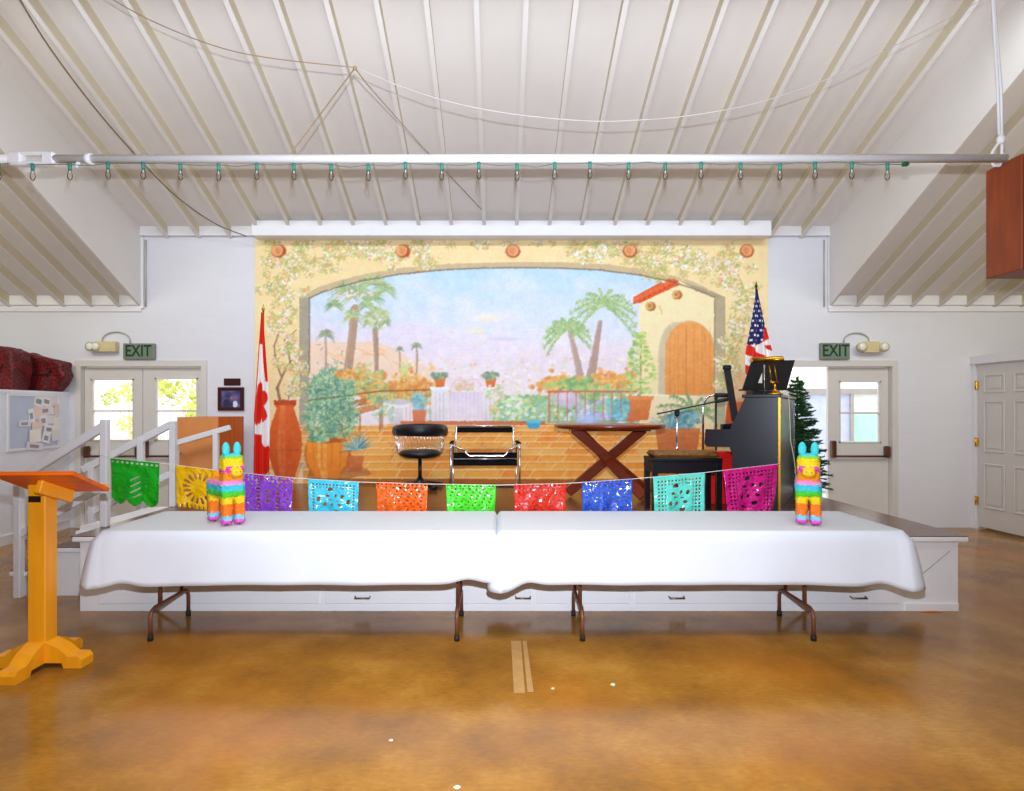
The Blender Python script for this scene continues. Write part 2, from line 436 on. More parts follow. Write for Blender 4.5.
garden_tree('pale shrubby tree outside, seen through the door pane nearer the bulletin board', (XX(128, 12), 12, -.02), 2.3,
            [(0, 0, 1.9, .2), (.05, 0, 1.25, .25), (-.5, .2, 1.8, .2)], 38)
# ------------------------------------------------------------------ the painted mural
def paint_mural():
    S = 1.6
    X0, Y0, X1, Y1 = 255.0, 236.0, 768.0, 485.0
    W = int((X1 - X0) * S) + 1; H = int((Y1 - Y0) * S) + 1
    gx = np.linspace(X0, X1, W); gy = np.linspace(Y0, Y1, H)
    GX, GY = np.meshgrid(gx, gy)
    img = np.zeros((H, W, 3))
    def rng(x0, x1, y0, y1):
        return (max(0, int((x0 - X0) * S) - 1), min(W, int((x1 - X0) * S) + 3), max(0, int((y0 - Y0) * S) - 1), min(H, int((y1 - Y0) * S) + 3))
    def blend(a, b, c, d, msk, col, al):
        if b <= a or d <= c: return
        m = (msk * al)[..., None]
        img[c:d, a:b] = img[c:d, a:b] * (1 - m) + np.array(col, float) * m
    def smooth_noise(h, w, cell):
        gh, gw = int(h / cell) + 3, int(w / cell) + 3
        g = NR.random((gh, gw)); yy = np.arange(h) / cell; xx = np.arange(w) / cell
        y0 = yy.astype(int); x0 = xx.astype(int); fy = (yy - y0)[:, None]; fx = (xx - x0)[None]
        fy = fy * fy * (3 - 2 * fy); fx = fx * fx * (3 - 2 * fx)
        a = g[y0][:, x0]; b = g[y0][:, x0 + 1]; c = g[y0 + 1][:, x0]; d = g[y0 + 1][:, x0 + 1]
        return (a * (1 - fx) + b * fx) * (1 - fy) + (c * (1 - fx) + d * fx) * fy
    def inside(pts, px, py):
        r = np.zeros(px.shape, bool); n = len(pts); j = n - 1
        for i in range(n):
            xi, yi = pts[i]; xj, yj = pts[j]
            if yi != yj:
                c = ((yi > py) != (yj > py)) & (px < (xj - xi) * (py - yi) / (yj - yi) + xi)
                r ^= c
            j = i
        return r
    def poly(pts, col, al=1.0, grad=None):
        xs = [p[0] for p in pts]; ys = [p[1] for p in pts]
        a, b, c, d = rng(min(xs), max(xs), min(ys), max(ys))
        if b <= a or d <= c: return
        o = .25 / S
        px, py = GX[c:d, a:b], GY[c:d, a:b]
        m = sum(inside(pts, px + dx, py + dy).astype(float) for dx in (-o, o) for dy in (-o, o)) / 4
        if grad is not None:
            t = ((py - min(ys)) / max(1e-6, max(ys) - min(ys)))[..., None]
            cc = np.array(col, float) * (1 - t) + np.array(grad, float) * t
            m = (m * al)[..., None]; img[c:d, a:b] = img[c:d, a:b] * (1 - m) + cc * m
        else: blend(a, b, c, d, m, col, al)
    def ell(x, y, rx, ry, col, al=1.0, soft=.25):
        a, b, c, d = rng(x - rx * 1.3, x + rx * 1.3, y - ry * 1.3, y + ry * 1.3)
        if b <= a or d <= c: return
        q = np.sqrt(((GX[c:d, a:b] - x) / rx) ** 2 + ((GY[c:d, a:b] - y) / ry) ** 2)
        m = np.clip((1 + soft / 2 - q) / soft, 0, 1)
        blend(a, b, c, d, m, col, al)
    def line(pts, w, col, al=1.0, w1=None):
        w1 = w if w1 is None else w1; n = len(pts) - 1
        for i in range(n):
            (xa, ya), (xb, yb) = pts[i], pts[i + 1]
            wa = w + (w1 - w) * i / n; wb = w + (w1 - w) * (i + 1) / n; ww = max(wa, wb)
            a, b, c, d = rng(min(xa, xb) - ww, max(xa, xb) + ww, min(ya, yb) - ww, max(ya, yb) + ww)
            if b <= a or d <= c: continue
            px, py = GX[c:d, a:b] - xa, GY[c:d, a:b] - ya; dx, dy = xb - xa, yb - ya
            t = np.clip((px * dx + py * dy) / (dx * dx + dy * dy + 1e-9), 0, 1)
            dist = np.hypot(px - t * dx, py - t * dy)
            hw = (wa + (wb - wa) * t) / 2
            blend(a, b, c, d, np.clip(hw - dist + .4, 0, 1), col, al)
    def dabs(fn, n, cols, r0, r1, al=.85, asp=.7):
        for _ in range(n):
            x, y = fn(); r = R.uniform(r0, r1)
            ell(x, y, r, r * R.uniform(asp, 1), cols[R.randrange(len(cols))], al, .6)
    def gauss(x, y, sx, sy): return lambda: (x + R.gauss(0, sx), y + R.gauss(0, sy))
    def disc(x, y, rx, ry):
        def f():
            a = R.random() * 6.283; q = math.sqrt(R.random()); return x + rx * q * math.cos(a), y + ry * q * math.sin(a)
        return f
    def box(x0, y0, x1, y1): return lambda: (R.uniform(x0, x1), R.uniform(y0, y1))

    def leafs(fn, n, cols, l0, l1, w=1.2, al=.8):
        for _ in range(n):
            x, y = fn(); a_ = R.random() * 6.283; l = R.uniform(l0, l1)
            line([(x, y), (x + l * math.cos(a_), y + l * math.sin(a_))], w, cols[R.randrange(len(cols))], al, w * .4)
    def fan(cx, cy, r, cols, a0=0.0, a1=6.283, n=34, droop=.3):
        for i in range(n):
            a_ = a0 + (a1 - a0) * (i + R.random()) / n; l = r * R.uniform(.7, 1.05)
            mx, my = cx + l * .55 * math.cos(a_), cy - l * .55 * math.sin(a_)
            line([(cx, cy), (mx, my), (cx + l * math.cos(a_), cy - l * math.sin(a_) * .9 + l * droop)], 2.0, R.choice(cols), .72, .6)
    # plaster
    nz = smooth_noise(H, W, 40)[..., None]
    fl = [(252, 246, 244), (248, 226, 226), (250, 210, 196), (240, 168, 140), (250, 236, 230), (252, 250, 250)]
    gl = [(186, 190, 104), (206, 206, 132), (164, 178, 98), (214, 204, 130)]
    def bloom(pts, sx, sy, k, n):
        for (x, y) in pts:
            for _ in range(k):
                cx, cy = x + R.gauss(0, sx), y + R.gauss(0, sy)
                if R.random() < .4: leafs(gauss(cx, cy, 2.6, 2.2), n, gl, 2, 4.5, 1.3, .75); dabs(gauss(cx, cy, 2.4, 2), n // 3, [(240, 168, 130), (250, 220, 200)], .7, 1.3, .8)
                else: dabs(gauss(cx, cy, 2.6, 2.2), n, fl, .8, 1.7, .88); leafs(gauss(cx, cy, 3.2, 2.6), n // 3, gl, 2, 4, 1.1, .6)
    img[:] = np.array((250, 224, 172)) * (1 - nz * .35) + np.array((242, 206, 150)) * nz * .35
    # arch opening
    top = [(309, 298), (322, 292), (340, 286.5), (365, 280), (400, 274), (440, 270), (480, 268), (520, 267.5), (560, 268), (600, 270), (640, 275), (670, 281), (695, 289), (714, 297)]
    outer = [(299, 297), (318, 287), (340, 280), (370, 273), (400, 268), (450, 263.5), (512, 262), (560, 262), (605, 264), (650, 270), (690, 280), (725, 297)]
    poly(outer + top[::-1], (206, 184, 146))
    poly([(299, 297), (309, 298), (309, 476), (299, 480)], (170, 160, 142), 1, (176, 168, 152))
    poly([(714, 297), (725, 297), (725, 440), (714, 440)], (182, 166, 136), 1, (190, 180, 150))
    poly([(672, 279), (700, 287), (725, 297), (714, 299), (695, 290)], (176, 160, 130))
    view = top + [(714, 485), (309, 485)]
    # sky
    a, b, c, d = rng(309, 714, 266, 400)
    msk = inside(view, GX, GY)
    t = np.clip((GY - 268) / 110, 0, 1)[..., None]
    sk = np.where(t < .45, np.array((190, 222, 244)) * (1 - t / .45) + np.array((214, 224, 240)) * t / .45,
                  np.array((214, 224, 240)) * (1 - (t - .45) / .55) + np.array((246, 226, 226)) * (t - .45) / .55)
    cl = np.clip(smooth_noise(H, W, 26)[..., None] * 1.8 - .75, 0, 1) * .55
    lf = np.clip((380 - GX) / 90, 0, 1)[..., None] * .0
    sk = sk * (1 - cl) + np.array((238, 232, 248)) * cl
    img[msk] = sk[msk]
    # mountains
    poly([(309, 322), (322, 322), (334, 327), (345, 332), (380, 327), (395, 322), (405, 321), (420, 323), (440, 330), (470, 333), (500, 337), (540, 344), (580, 346), (610, 343), (640, 346), (640, 395), (309, 395)], (230, 222, 240), .75, (242, 226, 230))
    poly([(384, 345), (398, 328), (410, 323), (430, 327), (455, 340), (500, 352), (540, 360), (540, 375), (384, 375)], (226, 216, 236), .55, (242, 226, 232))
    poly([(520, 352), (560, 347), (600, 346), (640, 342), (640, 372), (520, 372)], (234, 220, 228), .6)
    for y in range(330, 372, 3):
        x = R.uniform(400, 560); line([(x, y), (x + R.uniform(20, 60), y + R.uniform(-2, 3))], 1.4, (242, 232, 242), .5)
    poly([(309, 342), (330, 341), (350, 343), (372, 341), (390, 347), (410, 358), (440, 374), (440, 392), (309, 392)], (246, 212, 184), .95, (248, 214, 196))
    for _ in range(26):
        x = R.uniform(311, 400); y = R.uniform(344, 375); line([(x, y), (x + R.uniform(6, 20), y + R.uniform(2, 9))], 1.8, R.choice([(244, 188, 130), (248, 226, 206), (240, 198, 160), (250, 206, 140)]), .6)
    # pale town in the valley
    dabs(box(410, 358, 640, 392), 420, [(250, 236, 226), (246, 216, 196), (240, 222, 226), (236, 196, 160), (226, 226, 206), (250, 244, 240)], .8, 2.4, .7, .4)
    dabs(box(430, 330, 560, 362), 60, [(240, 232, 244), (246, 226, 222)], 1, 4, .4, .3)
    ell(487, 318, 12, 3.5, (250, 236, 196), .6, 1); ell(476, 331, 9, 2.6, (250, 236, 190), .6, 1); ell(506, 339, 14, 1.6, (204, 196, 222), .5, 1)
    # tall palms
    def trunk(x0, y0, x1, y1, w0, w1, col): 
        line([(x0, y0), ((x0 + x1) / 2 + .5, (y0 + y1) / 2), (x1, y1)], w0, col, 1, w1)
        line([(x0 - w0 * .28, y0), (x1 - w1 * .28, y1)], 1.2, tuple(min(255, v + 22) for v in col), .6)
    for (x, y0, y1, w, r) in ((325.5, 372, 336, 2, 9), (399.5, 372, 350, 1.6, 4), (416.5, 374, 347, 1.8, 6)):
        trunk(x, y0, x, y1, w, w, (182, 152, 138)); fan(x, y1 - 1, r * 1.15, [(146, 160, 132), (172, 182, 150), (130, 148, 126)], -.5, 3.64, int(r * 3), .35)
    trunk(346, 384, 355, 308, 9, 8, (184, 152, 128)); trunk(376.5, 378, 375, 330, 4, 6, (176, 146, 126))
    c1 = [(150, 172, 124), (184, 194, 136), (206, 204, 134), (136, 160, 128), (196, 206, 160)]
    for (x, y, r) in ((370, 316, 9), (383, 315, 9), (376, 311, 9), (368, 323, 7), (385, 322, 7)): fan(x, y, r, c1, -.9, 4.0, 22, .25)
    leafs(disc(377, 324, 4, 7), 30, c1 + [(220, 190, 120)], 3, 7, 1.4)
    for (x, y, rx, ry) in ((334, 305, 9, 8), (352, 316, 10, 10), (372, 299, 13, 9), (345, 291, 16, 7), (385, 290, 12, 6), (357, 294, 16, 10), (366, 306, 8, 6), (372, 283, 14, 4)):
        fan(x, y, max(rx, ry) * 1.15, [(138, 172, 128), (170, 190, 126), (208, 206, 138), (122, 160, 132), (160, 184, 150), (190, 204, 160)], -.7, 3.84, 40, .28)
    dabs(disc(352, 294, 20, 4), 26, [(244, 226, 224), (236, 206, 216)], .8, 1.6, .9)
    line([(372, 284), (383, 285), (391, 289), (396, 295)], 2.2, (150, 172, 138), .8, .8)
    # right hand palms
    trunk(584, 395, 570, 332, 9, 4.5, (190, 162, 150)); trunk(587, 395, 600, 322, 11, 4.5, (182, 152, 142))
    ell(586, 392, 9, 10, (186, 158, 148), .9)
    def frond(cx, cy, a, L, droop, cols):
        pts = []
        for i in range(9):
            q = i / 8; pts.append((cx + L * q * math.cos(a), cy - L * q * math.sin(a) + droop * q * q))
        line(pts, 4.2, cols[1], .55, 1.2); line(pts, 1.6, cols[0], .8, .7)
        for i in range(1, 9):
            x, y = pts[i]
            for sd in (-1, 1):
                for _ in range(4):
                    x, y = pts[i][0] + (pts[i - 1][0] - pts[i][0]) * R.random(), pts[i][1] + (pts[i - 1][1] - pts[i][1]) * R.random()
                    l = R.uniform(3, 8) * (1.1 - i / 11)
                    line([(x, y), (x + math.cos(a) * l * .7 + R.uniform(-1, 1), y + l * (.9 if sd > 0 else .1) - (2 if sd < 0 else 0))], 1.5, R.choice(cols), .8, .5)
    gp = [(150, 184, 128), (176, 200, 136), (204, 214, 150), (126, 168, 122), (190, 206, 160)]
    for a in (-.25, .15, .5, .9, 1.35, 1.8, 2.2, 2.65, 3.0, 3.35, 3.7):
        frond(567, 328, a, 24, 15, gp); 
    for a in (-.4, -.1, .25, .55, .9, 1.3, 1.7, 2.1, 2.5, 2.85, 3.2, 3.6):
        frond(603, 304, a, 34, 20, gp)
    # shrubs in the middle distance
    g1 = [(150, 188, 118), (176, 204, 130), (126, 170, 116), (206, 206, 130)]
    ob = [(232, 156, 76), (240, 182, 96), (222, 140, 80), (236, 196, 120)]
    dabs(box(362, 384, 434, 404), 300, ob + g1, 1.2, 3.2, .8); dabs(gauss(412, 384, 14, 5), 120, ob, 1.2, 3, .8)
    dabs(box(350, 370, 385, 396), 180, g1 + ob, 1.2, 3, .7); dabs(gauss(364, 368, 5, 4), 40, [(206, 214, 150), (230, 170, 110)], 1, 2.5, .8)
    dabs(gauss(404, 370, 3, 4), 30, [(206, 216, 140), (222, 220, 150)], 1, 2, .8)
    dabs(gauss(555, 384, 9, 4), 130, ob + [(244, 190, 110)], 1.4, 3.4, .8); dabs(gauss(578, 386, 12, 5), 120, g1, 1.4, 3.4, .8)
    dabs(gauss(618, 382, 14, 6), 170, ob + [(244, 176, 110)], 1.4, 3.4, .8); dabs(gauss(598, 392, 16, 6), 120, g1, 1.4, 3.2, .8)
    bl = [(140, 190, 180), (166, 206, 196), (186, 214, 176), (150, 200, 150), (226, 236, 226)]
    dabs(box(500, 396, 560, 424), 520, bl + g1, 1.2, 3, .75); dabs(box(428, 398, 445, 422), 60, bl, 1.2, 2.8, .7)
    dabs(box(555, 400, 640, 424), 620, bl + g1 + [(206, 186, 226), (126, 176, 150)], 1.2, 3, .8)
    ell(567, 399, 13, 8, (214, 194, 212), .9, .4); ell(563, 396, 7, 4, (230, 212, 226), .8, .5)
    dabs(box(608, 400, 634, 420), 160, [(120, 186, 186), (150, 206, 200), (96, 164, 160)], 1.2, 3, .8)
    dabs(gauss(590, 416, 8, 3), 70, [(196, 206, 240), (170, 186, 232), (222, 222, 246)], 1.2, 2.6, .85)
    dabs(gauss(514, 405, 9, 8), 90, [(240, 240, 230), (210, 232, 170), (160, 206, 160)], 1, 2.4, .85)
    for x in range(390, 446, 4): line([(x, 390), (x, 422)], .7, (150, 110, 120), .5)
    line([(309, 401), (340, 396), (380, 391), (445, 389)], 1.6, (150, 96, 70), .9)
    # gate pillars, pots and path
    poly([(449, 392), (484, 392), (484, 424), (449, 424)], (226, 210, 228), .95, (240, 222, 228))
    for cx in (460, 473): 
        for i in range(14): ell(cx + 8 * math.cos(3.14 * i / 13), 388 - 9 * math.sin(3.14 * i / 13), 1.5, 1.5, (236, 206, 212), .8)
    for x in range(452, 484, 4): line([(x, 388), (x, 420)], .8, (250, 240, 246), .7)
    dabs(disc(464, 386, 10, 5), 40, [(240, 190, 160), (226, 212, 190), (206, 200, 150)], 1, 2, .7)
    for x0 in (431.5, 482):
        poly([(x0, 389), (x0 + 15.5, 389), (x0 + 15.5, 424), (x0, 424)], (238, 232, 236), 1, (232, 220, 222))
        poly([(x0 - 1.5, 386.5), (x0 + 17, 386.5), (x0 + 17, 390), (x0 - 1.5, 390)], (244, 240, 242))
        for i in range(3): line([(x0 + 4 + i * 4, 393), (x0 + 4 + i * 4, 422)], 1.2, (206, 196, 206), .8)
        poly([(x0 + 2.5, 378), (x0 + 14, 378), (x0 + 12.5, 387), (x0 + 4.5, 387)], (230, 132, 70), 1, (220, 120, 70))
        dabs(disc(x0 + 8.2, 375.5, 8.5, 3.5), 60, [(150, 166, 140), (170, 186, 150), (130, 150, 130)], 1, 2.2, .85)
    dabs(box(490, 396, 500, 422), 46, [(160, 200, 130), (240, 200, 120), (200, 220, 160)], 1, 2, .8)
    dabs(disc(495, 392, 10, 8), 60, [(180, 210, 150), (244, 236, 226), (236, 200, 170)], 1, 2, .8)
    # birdbath
    poly([(391, 406), (404, 406), (402, 414), (404, 424), (390, 424), (393, 414)], (232, 224, 226), 1, (214, 200, 206))
    ell(397, 403.5, 14.5, 4.6, (240, 234, 236)); ell(397, 401.8, 12.5, 2.8, (210, 200, 206))
    dabs(disc(419, 402, 8, 9), 60, [(140, 190, 206), (166, 206, 216), (120, 176, 186)], 1, 2.4, .8)
    poly([(412, 410), (426, 410), (424.5, 425), (413.5, 425)], (226, 132, 90), 1, (214, 122, 90))
    # terracotta patio
    poly([(309, 428), (345, 426), (400, 424), (640, 424), (714, 424), (714, 485), (309, 485)], (232, 138, 68), 1, (244, 156, 62))
    poly([(400, 421), (545, 421), (545, 425), (400, 425)], (206, 112, 70), .9)
    y = 425.5; dyy = 5.0; row = 0
    while y < 486:
        nxt = y + dyy
        x = 300 - R.uniform(0, 30); tw = 14 + (y - 425) * .42
        while x < 716:
            cc = R.choice([(252, 178, 84), (248, 160, 66), (254, 190, 104), (244, 150, 62), (250, 170, 76)])
            poly([(x, y), (x + tw, y), (x + tw - 2.2, nxt), (x - 2.2, nxt)], cc, .75)
            line([(x, y), (x - 5.5, nxt)], 1.1, (252, 224, 170), .75)
            x += tw * R.uniform(.9, 1.25)
        line([(300, y), (716, y + R.uniform(-.4, .4))], 1.3, (252, 222, 166), .8); line([(300, y + 1.4), (716, y + 1.4)], .9, (214, 116, 50), .45)
        y = nxt; dyy *= 1.075; row += 1
    poly([(309, 478), (714, 480), (714, 485), (309, 485)], (150, 76, 30), .75)
    # hanging blue bowl and a low wall
    poly([(526, 421.5), (541, 421.5), (538, 427), (529, 427)], (72, 176, 212)); ell(533.5, 426, 6, 2.6, (66, 168, 206)); ell(533.5, 421.8, 7.6, 1.4, (104, 196, 224))
    # bench
    poly([(336, 412), (380, 403), (382, 408), (340, 419)], (214, 142, 92)); poly([(345, 402), (366, 398), (366, 404), (345, 410)], (196, 120, 78), .9)
    for x in (342, 360, 380): line([(x, 412), (x, 430)], 2, (176, 112, 78), .9)
    line([(382, 398), (382, 428)], 2, (186, 128, 96), .9)
    dabs(box(372, 394, 394, 420), 60, g1 + bl, 1, 2.4, .6)
    # red railing
    line([(548, 391.5), (640, 391.5)], 2, (206, 110, 104), .9); line([(548, 422), (640, 420)], 1.2, (206, 120, 110), .8)
    for i in range(11): line([(549 + i * 9, 391.5), (549 + i * 9, 421)], 1.5 if i else 2.4, (210, 120, 116), .8)
    # house on the right
    poly([(639, 302), (676, 279), (695, 289), (714, 297), (714, 432), (639, 432)], (250, 230, 184), 1, (248, 224, 176))
    poly([(633, 297), (668, 278), (678, 280), (680, 284), (640, 303), (634, 303)], (226, 96, 52)); line([(634, 303), (676, 282)], 2, (190, 66, 36), .8)
    for i in range(8): ell(636 + i * 5, 299.5 - i * 2.5, 2.6, 3, (240, 120, 70), .6)
    for (x, y) in ((649.5, 305.5), (676, 294)): ell(x + 1.2, y + .8, 5, 4.6, (176, 120, 60)); ell(x - .6, y, 3.8, 3.8, (230, 184, 120)); ell(x, y, 2.2, 2.2, (186, 122, 70), .8)
    line([(660, 306), (662, 314)], 1.4, (206, 186, 110), .8)
    def arch_shape(x0, x1, ys, yt, yb):
        p = [(x0, yb)]; cx = (x0 + x1) / 2; rx = (x1 - x0) / 2
        for i in range(17):
            a_ = PI - PI * i / 16; p.append((cx + rx * math.cos(a_), ys - (ys - yt) * math.sin(a_)))
        return p + [(x1, yb)]
    poly(arch_shape(658, 716, 352, 320, 400), (222, 204, 168)); poly(arch_shape(659, 690, 352, 322, 400), (206, 190, 160), .8)
    poly(arch_shape(665, 714.5, 352, 321, 395), (238, 166, 96), 1, (232, 150, 78))
    for i in range(6): line([(670 + i * 8, 326), (670 + i * 8, 394)], 1.1, (206, 126, 66) if i != 2 else (176, 100, 50), .45)
    for _ in range(40):
        x = R.uniform(666, 713); yq = R.uniform(330, 390); line([(x, yq), (x + R.uniform(-1, 1), yq + R.uniform(8, 26))], 1, R.choice([(240, 170, 100), (206, 124, 60)]), .4)
    poly([(640, 393), (714, 397), (714, 432), (640, 432)], (250, 228, 190), 1, (240, 210, 160)); line([(640, 394), (690, 397)], 2, (255, 240, 206), .9)
    line([(714.5, 298), (714.5, 432)], 1.4, (150, 132, 104), .9)
    # potted tree, potted palm and agave beside the house
    poly([(629, 397), (652, 397), (648, 420), (632, 420)], (226, 136, 74), 1, (210, 116, 60)); poly([(627.5, 396), (653.5, 396), (653.5, 400), (627.5, 400)], (236, 150, 84))
    line([(640, 396), (641, 340)], 2, (170, 140, 100), .9)
    for _ in range(190):
        yq = R.uniform(333, 394); hw = 4 + (yq - 333) * .30 if yq < 375 else 16 - (yq - 375) * .3
        x = 640 + R.uniform(-hw, hw); ell(x, yq, R.uniform(1.4, 2.8), R.uniform(1, 1.8), R.choice([(170, 200, 110), (196, 214, 130), (146, 184, 104), (214, 222, 150)]), .85, .6)
    fp = [(140, 160, 116), (166, 182, 130), (186, 196, 140), (116, 146, 112)]
    for a_, L_ in ((.5, 30), (.85, 36), (1.3, 32), (1.8, 36), (2.2, 42), (2.6, 44), (2.95, 36), (.2, 24)):
        frond(694, 412, a_, L_, 18, fp)
    dabs(disc(684, 420, 16, 10), 170, [(110, 160, 170), (140, 186, 190), (90, 140, 150), (166, 196, 180)], 1.2, 3, .8)
    for i in range(26):
        a_ = R.uniform(.1, 3.0); line([(668, 430), (668 + 20 * math.cos(a_), 430 - 22 * math.sin(a_))], 2.2, R.choice([(120, 164, 176), (150, 190, 196), (96, 140, 156)]), .85, .6)
    poly([(655, 428), (700, 428), (697, 450), (658, 450)], (206, 116, 66), .9, (190, 100, 56))
    # little pots behind the table
    ell(632, 417, 8, 5, (216, 116, 70), .9); dabs(disc(620, 416, 7, 4), 30, [(110, 190, 206), (150, 206, 220)], 1, 2.2, .85)
    ell(588, 419, 13, 4, (186, 200, 240), .8, .6)
    # large plant with the rounded pot
    fg = [(96, 150, 112), (130, 176, 124), (76, 128, 104), (158, 196, 130), (110, 160, 140), (90, 136, 120)]
    fg = [(120, 168, 130), (150, 190, 140), (96, 146, 120), (176, 208, 150), (132, 176, 160), (108, 154, 136), (192, 216, 176)]
    leafs(disc(332, 390, 23, 21), 520, fg, 3, 7, 2.6, .7); leafs(disc(322, 418, 17, 24), 420, fg, 3, 7, 2.4, .7); leafs(disc(341, 416, 17, 20), 300, fg, 3, 7, 2.4, .7)
    leafs(gauss(331, 402, 15, 22), 260, [(78, 124, 100), (90, 138, 112), (206, 222, 186)], 2, 5, 1.4, .6)
    dabs(disc(345, 374, 10, 5), 60, ob, 1, 2.2, .7)
    line([(309, 400), (352, 395)], 1.2, (120, 70, 50), .6)
    def jar(prof, cx, c0, c1, hl):
        p = [(cx - r, yq) for (r, yq) in prof] + [(cx + r, yq) for (r, yq) in prof[::-1]]
        poly(p, c0, 1, c1)
        for (q, al) in ((-.35, .35), (-.1, .25)):
            line([(cx + r * q, yq) for (r, yq) in prof], 4, hl, al)
    poly([(312, 462), (366, 468), (372, 474), (340, 480), (306, 480)], (150, 84, 50), .55)
    jar([(20, 440), (22.3, 446), (22.8, 455), (20.5, 465), (15, 473), (11, 477)], 327, (244, 152, 56), (228, 128, 46), (255, 198, 110))
    line([(349, 446), (349.5, 455), (347, 465), (341, 473)], 3, (176, 92, 40), .55); line([(306, 446), (305, 456), (307.5, 466), (313, 474)], 2.4, (190, 104, 44), .5)
    ell(327, 440.5, 19.5, 2.6, (190, 96, 40)); 
    for x in (313, 321, 332, 341): line([(x, 444), (x + (327 - x) * .1, 470)], 2, (212, 120, 44), .45)
    for i in range(46):
        a_ = R.uniform(-.35, 3.5); L_ = R.uniform(10, 19); line([(357, 449), (357 + L_ * math.cos(a_), 447 - L_ * .9 * math.sin(a_))], 2.6, R.choice([(120, 160, 156), (150, 186, 176), (92, 134, 140), (170, 200, 190)]), .9, .6)
    poly([(346, 456), (364, 456), (361, 472), (349, 472)], (206, 112, 66), .9, (190, 100, 56))
    dabs(disc(318, 438, 10, 4), 40, fg, 1.4, 3, .85)
    # tall urn with climbing bougainvillea
    jar([(10, 401), (10.5, 405), (8.6, 408), (12, 418), (16, 432), (17, 444), (15.5, 458), (12, 470), (10, 477)], 285, (230, 110, 54), (214, 94, 42), (244, 146, 88))
    poly([(273.5, 400), (296.5, 400), (296, 405), (274, 405)], (196, 80, 40)); line([(270, 450), (300, 450)], 1, (186, 80, 40), .5)
    poly([(300, 470), (303, 470), (303, 484), (296, 484)], (245, 230, 210), .7)
    st = (150, 112, 92)
    line([(280, 400), (277, 388), (283, 374), (290, 362), (288, 350)], 3, st, .9, 1.6); line([(288, 400), (291, 385), (297, 374), (302, 366)], 1.8, st, .9, 1.2)
    line([(281, 376), (276, 362), (274, 346), (280, 330), (290, 316)], 2, st, .9, 1.2); line([(288, 350), (284, 340), (296, 330)], 1.4, st, .8); line([(290, 362), (300, 352)], 1.4, st, .8)
    fl = [(252, 244, 240), (246, 222, 218), (250, 206, 190), (238, 160, 130), (190, 196, 110), (166, 182, 100), (236, 232, 226), (252, 236, 216), (206, 206, 140), (248, 250, 250), (232, 200, 150), (214, 204, 120)]
    tw = (186, 140, 100)
    line([(290, 316), (282, 296), (290, 274), (300, 262), (330, 256), (360, 250), (400, 254), (425, 252)], 1.4, tw, .6); line([(300, 262), (296, 250), (320, 246)], 1.1, tw, .6)
    line([(744, 330), (748, 300), (738, 275), (715, 262), (690, 258), (650, 252), (600, 250)], 1.4, tw, .6); line([(728, 380), (735, 350), (744, 330)], 1.4, tw, .6)
    bloom([(280, 248), (276, 262), (272, 285), (290, 268)], 7, 5, 10, 22)
    bloom([(284, 292), (288, 310), (280, 328), (290, 345), (284, 358)], 8, 7, 8, 22)
    bloom([(294, 372), (296, 388)], 5, 5, 6, 18)
    bloom([(300, 252), (318, 262), (332, 254), (345, 246)], 8, 6, 11, 22)
    bloom([(362, 250), (378, 246), (394, 256), (410, 248), (424, 258)], 7, 5, 9, 22)
    bloom([(445, 243), (480, 242), (515, 243), (535, 242)], 9, 2.5, 4, 18)
    bloom([(575, 246), (592, 254), (610, 248), (628, 256), (645, 262), (660, 272)], 8, 5, 11, 22)
    bloom([(662, 250), (680, 262), (698, 256), (715, 266), (732, 258)], 8, 7, 12, 22)
    bloom([(728, 282), (742, 296), (746, 312), (738, 328), (732, 346), (728, 364), (726, 384)], 7, 7, 9, 22)
    bloom([(755, 276), (758, 310), (755, 345)], 4, 9, 4, 16)
    # urn on the right
    jar([(12, 401), (14, 410), (15, 424), (13, 440), (9, 452)], 740, (216, 96, 50), (190, 78, 40), (236, 126, 76))
    poly([(735, 372), (746, 372), (750, 402), (731, 402)], (244, 190, 150), .5)
    # round beam ends along the top
    for x in (278, 402, 512, 629, 746):
        ell(x + .8, 251, 7.2, 6.6, (176, 88, 48)); ell(x - .8 * (1 if x < 512 else -1), 250.3, 5.6, 5.6, (236, 170, 116)); ell(x, 250.5, 3.4, 3.4, (222, 146, 96), .8)
        line([(x - 2, 247), (x + 1, 254)], .8, (196, 120, 76), .6)
    line(top, 1.6, (120, 104, 84), .8); line([(309.3, 298), (309.3, 372)], 1.4, (110, 100, 86), .85)
    line([(255, 237), (768, 237)], 2.2, (240, 186, 160), .8)
    dabs(box(256, 240, 767, 484), 900, [(255, 240, 214), (226, 196, 160)], .8, 1.6, .08)
    # brush wobble and canvas grain
    wx = (smooth_noise(H, W, 5) - .5) * 1.3 + (smooth_noise(H, W, 2) - .5) * .7; wy = (smooth_noise(H, W, 5) - .5) * 1.3 + (smooth_noise(H, W, 2) - .5) * .7
    yy, xx = np.mgrid[0:H, 0:W]
    img[:] = img[np.clip(np.round(yy + wy), 0, H - 1).astype(int), np.clip(np.round(xx + wx), 0, W - 1).astype(int)]
    img[:] = (img * 2 + np.roll(img, 1, 0) + np.roll(img, 1, 1)) / 4
    g_ = (smooth_noise(H, W, 3) - .5) * 9 + (smooth_noise(H, W, 9) - .5) * 8
    img[:] = img + g_[..., None] * np.array((1, .95, .9))
    img[:] = np.clip(img, 0, 255)
    # to a fine mesh on the wall, colour per vertex
    Y = 7.588
    xs = (gx - CX) * Y / F; zs = EYE - (gy - CY) * Y / F
    XXg, ZZg = np.meshgrid(xs, zs)
    co = np.stack([XXg, np.full_like(XXg, 0.0), ZZg], -1)
    org = np.array((0.0, 0.0, 0.57)); co = co - np.array((0, 0, 0.57))
    idx = np.arange(W * H).reshape(H, W)
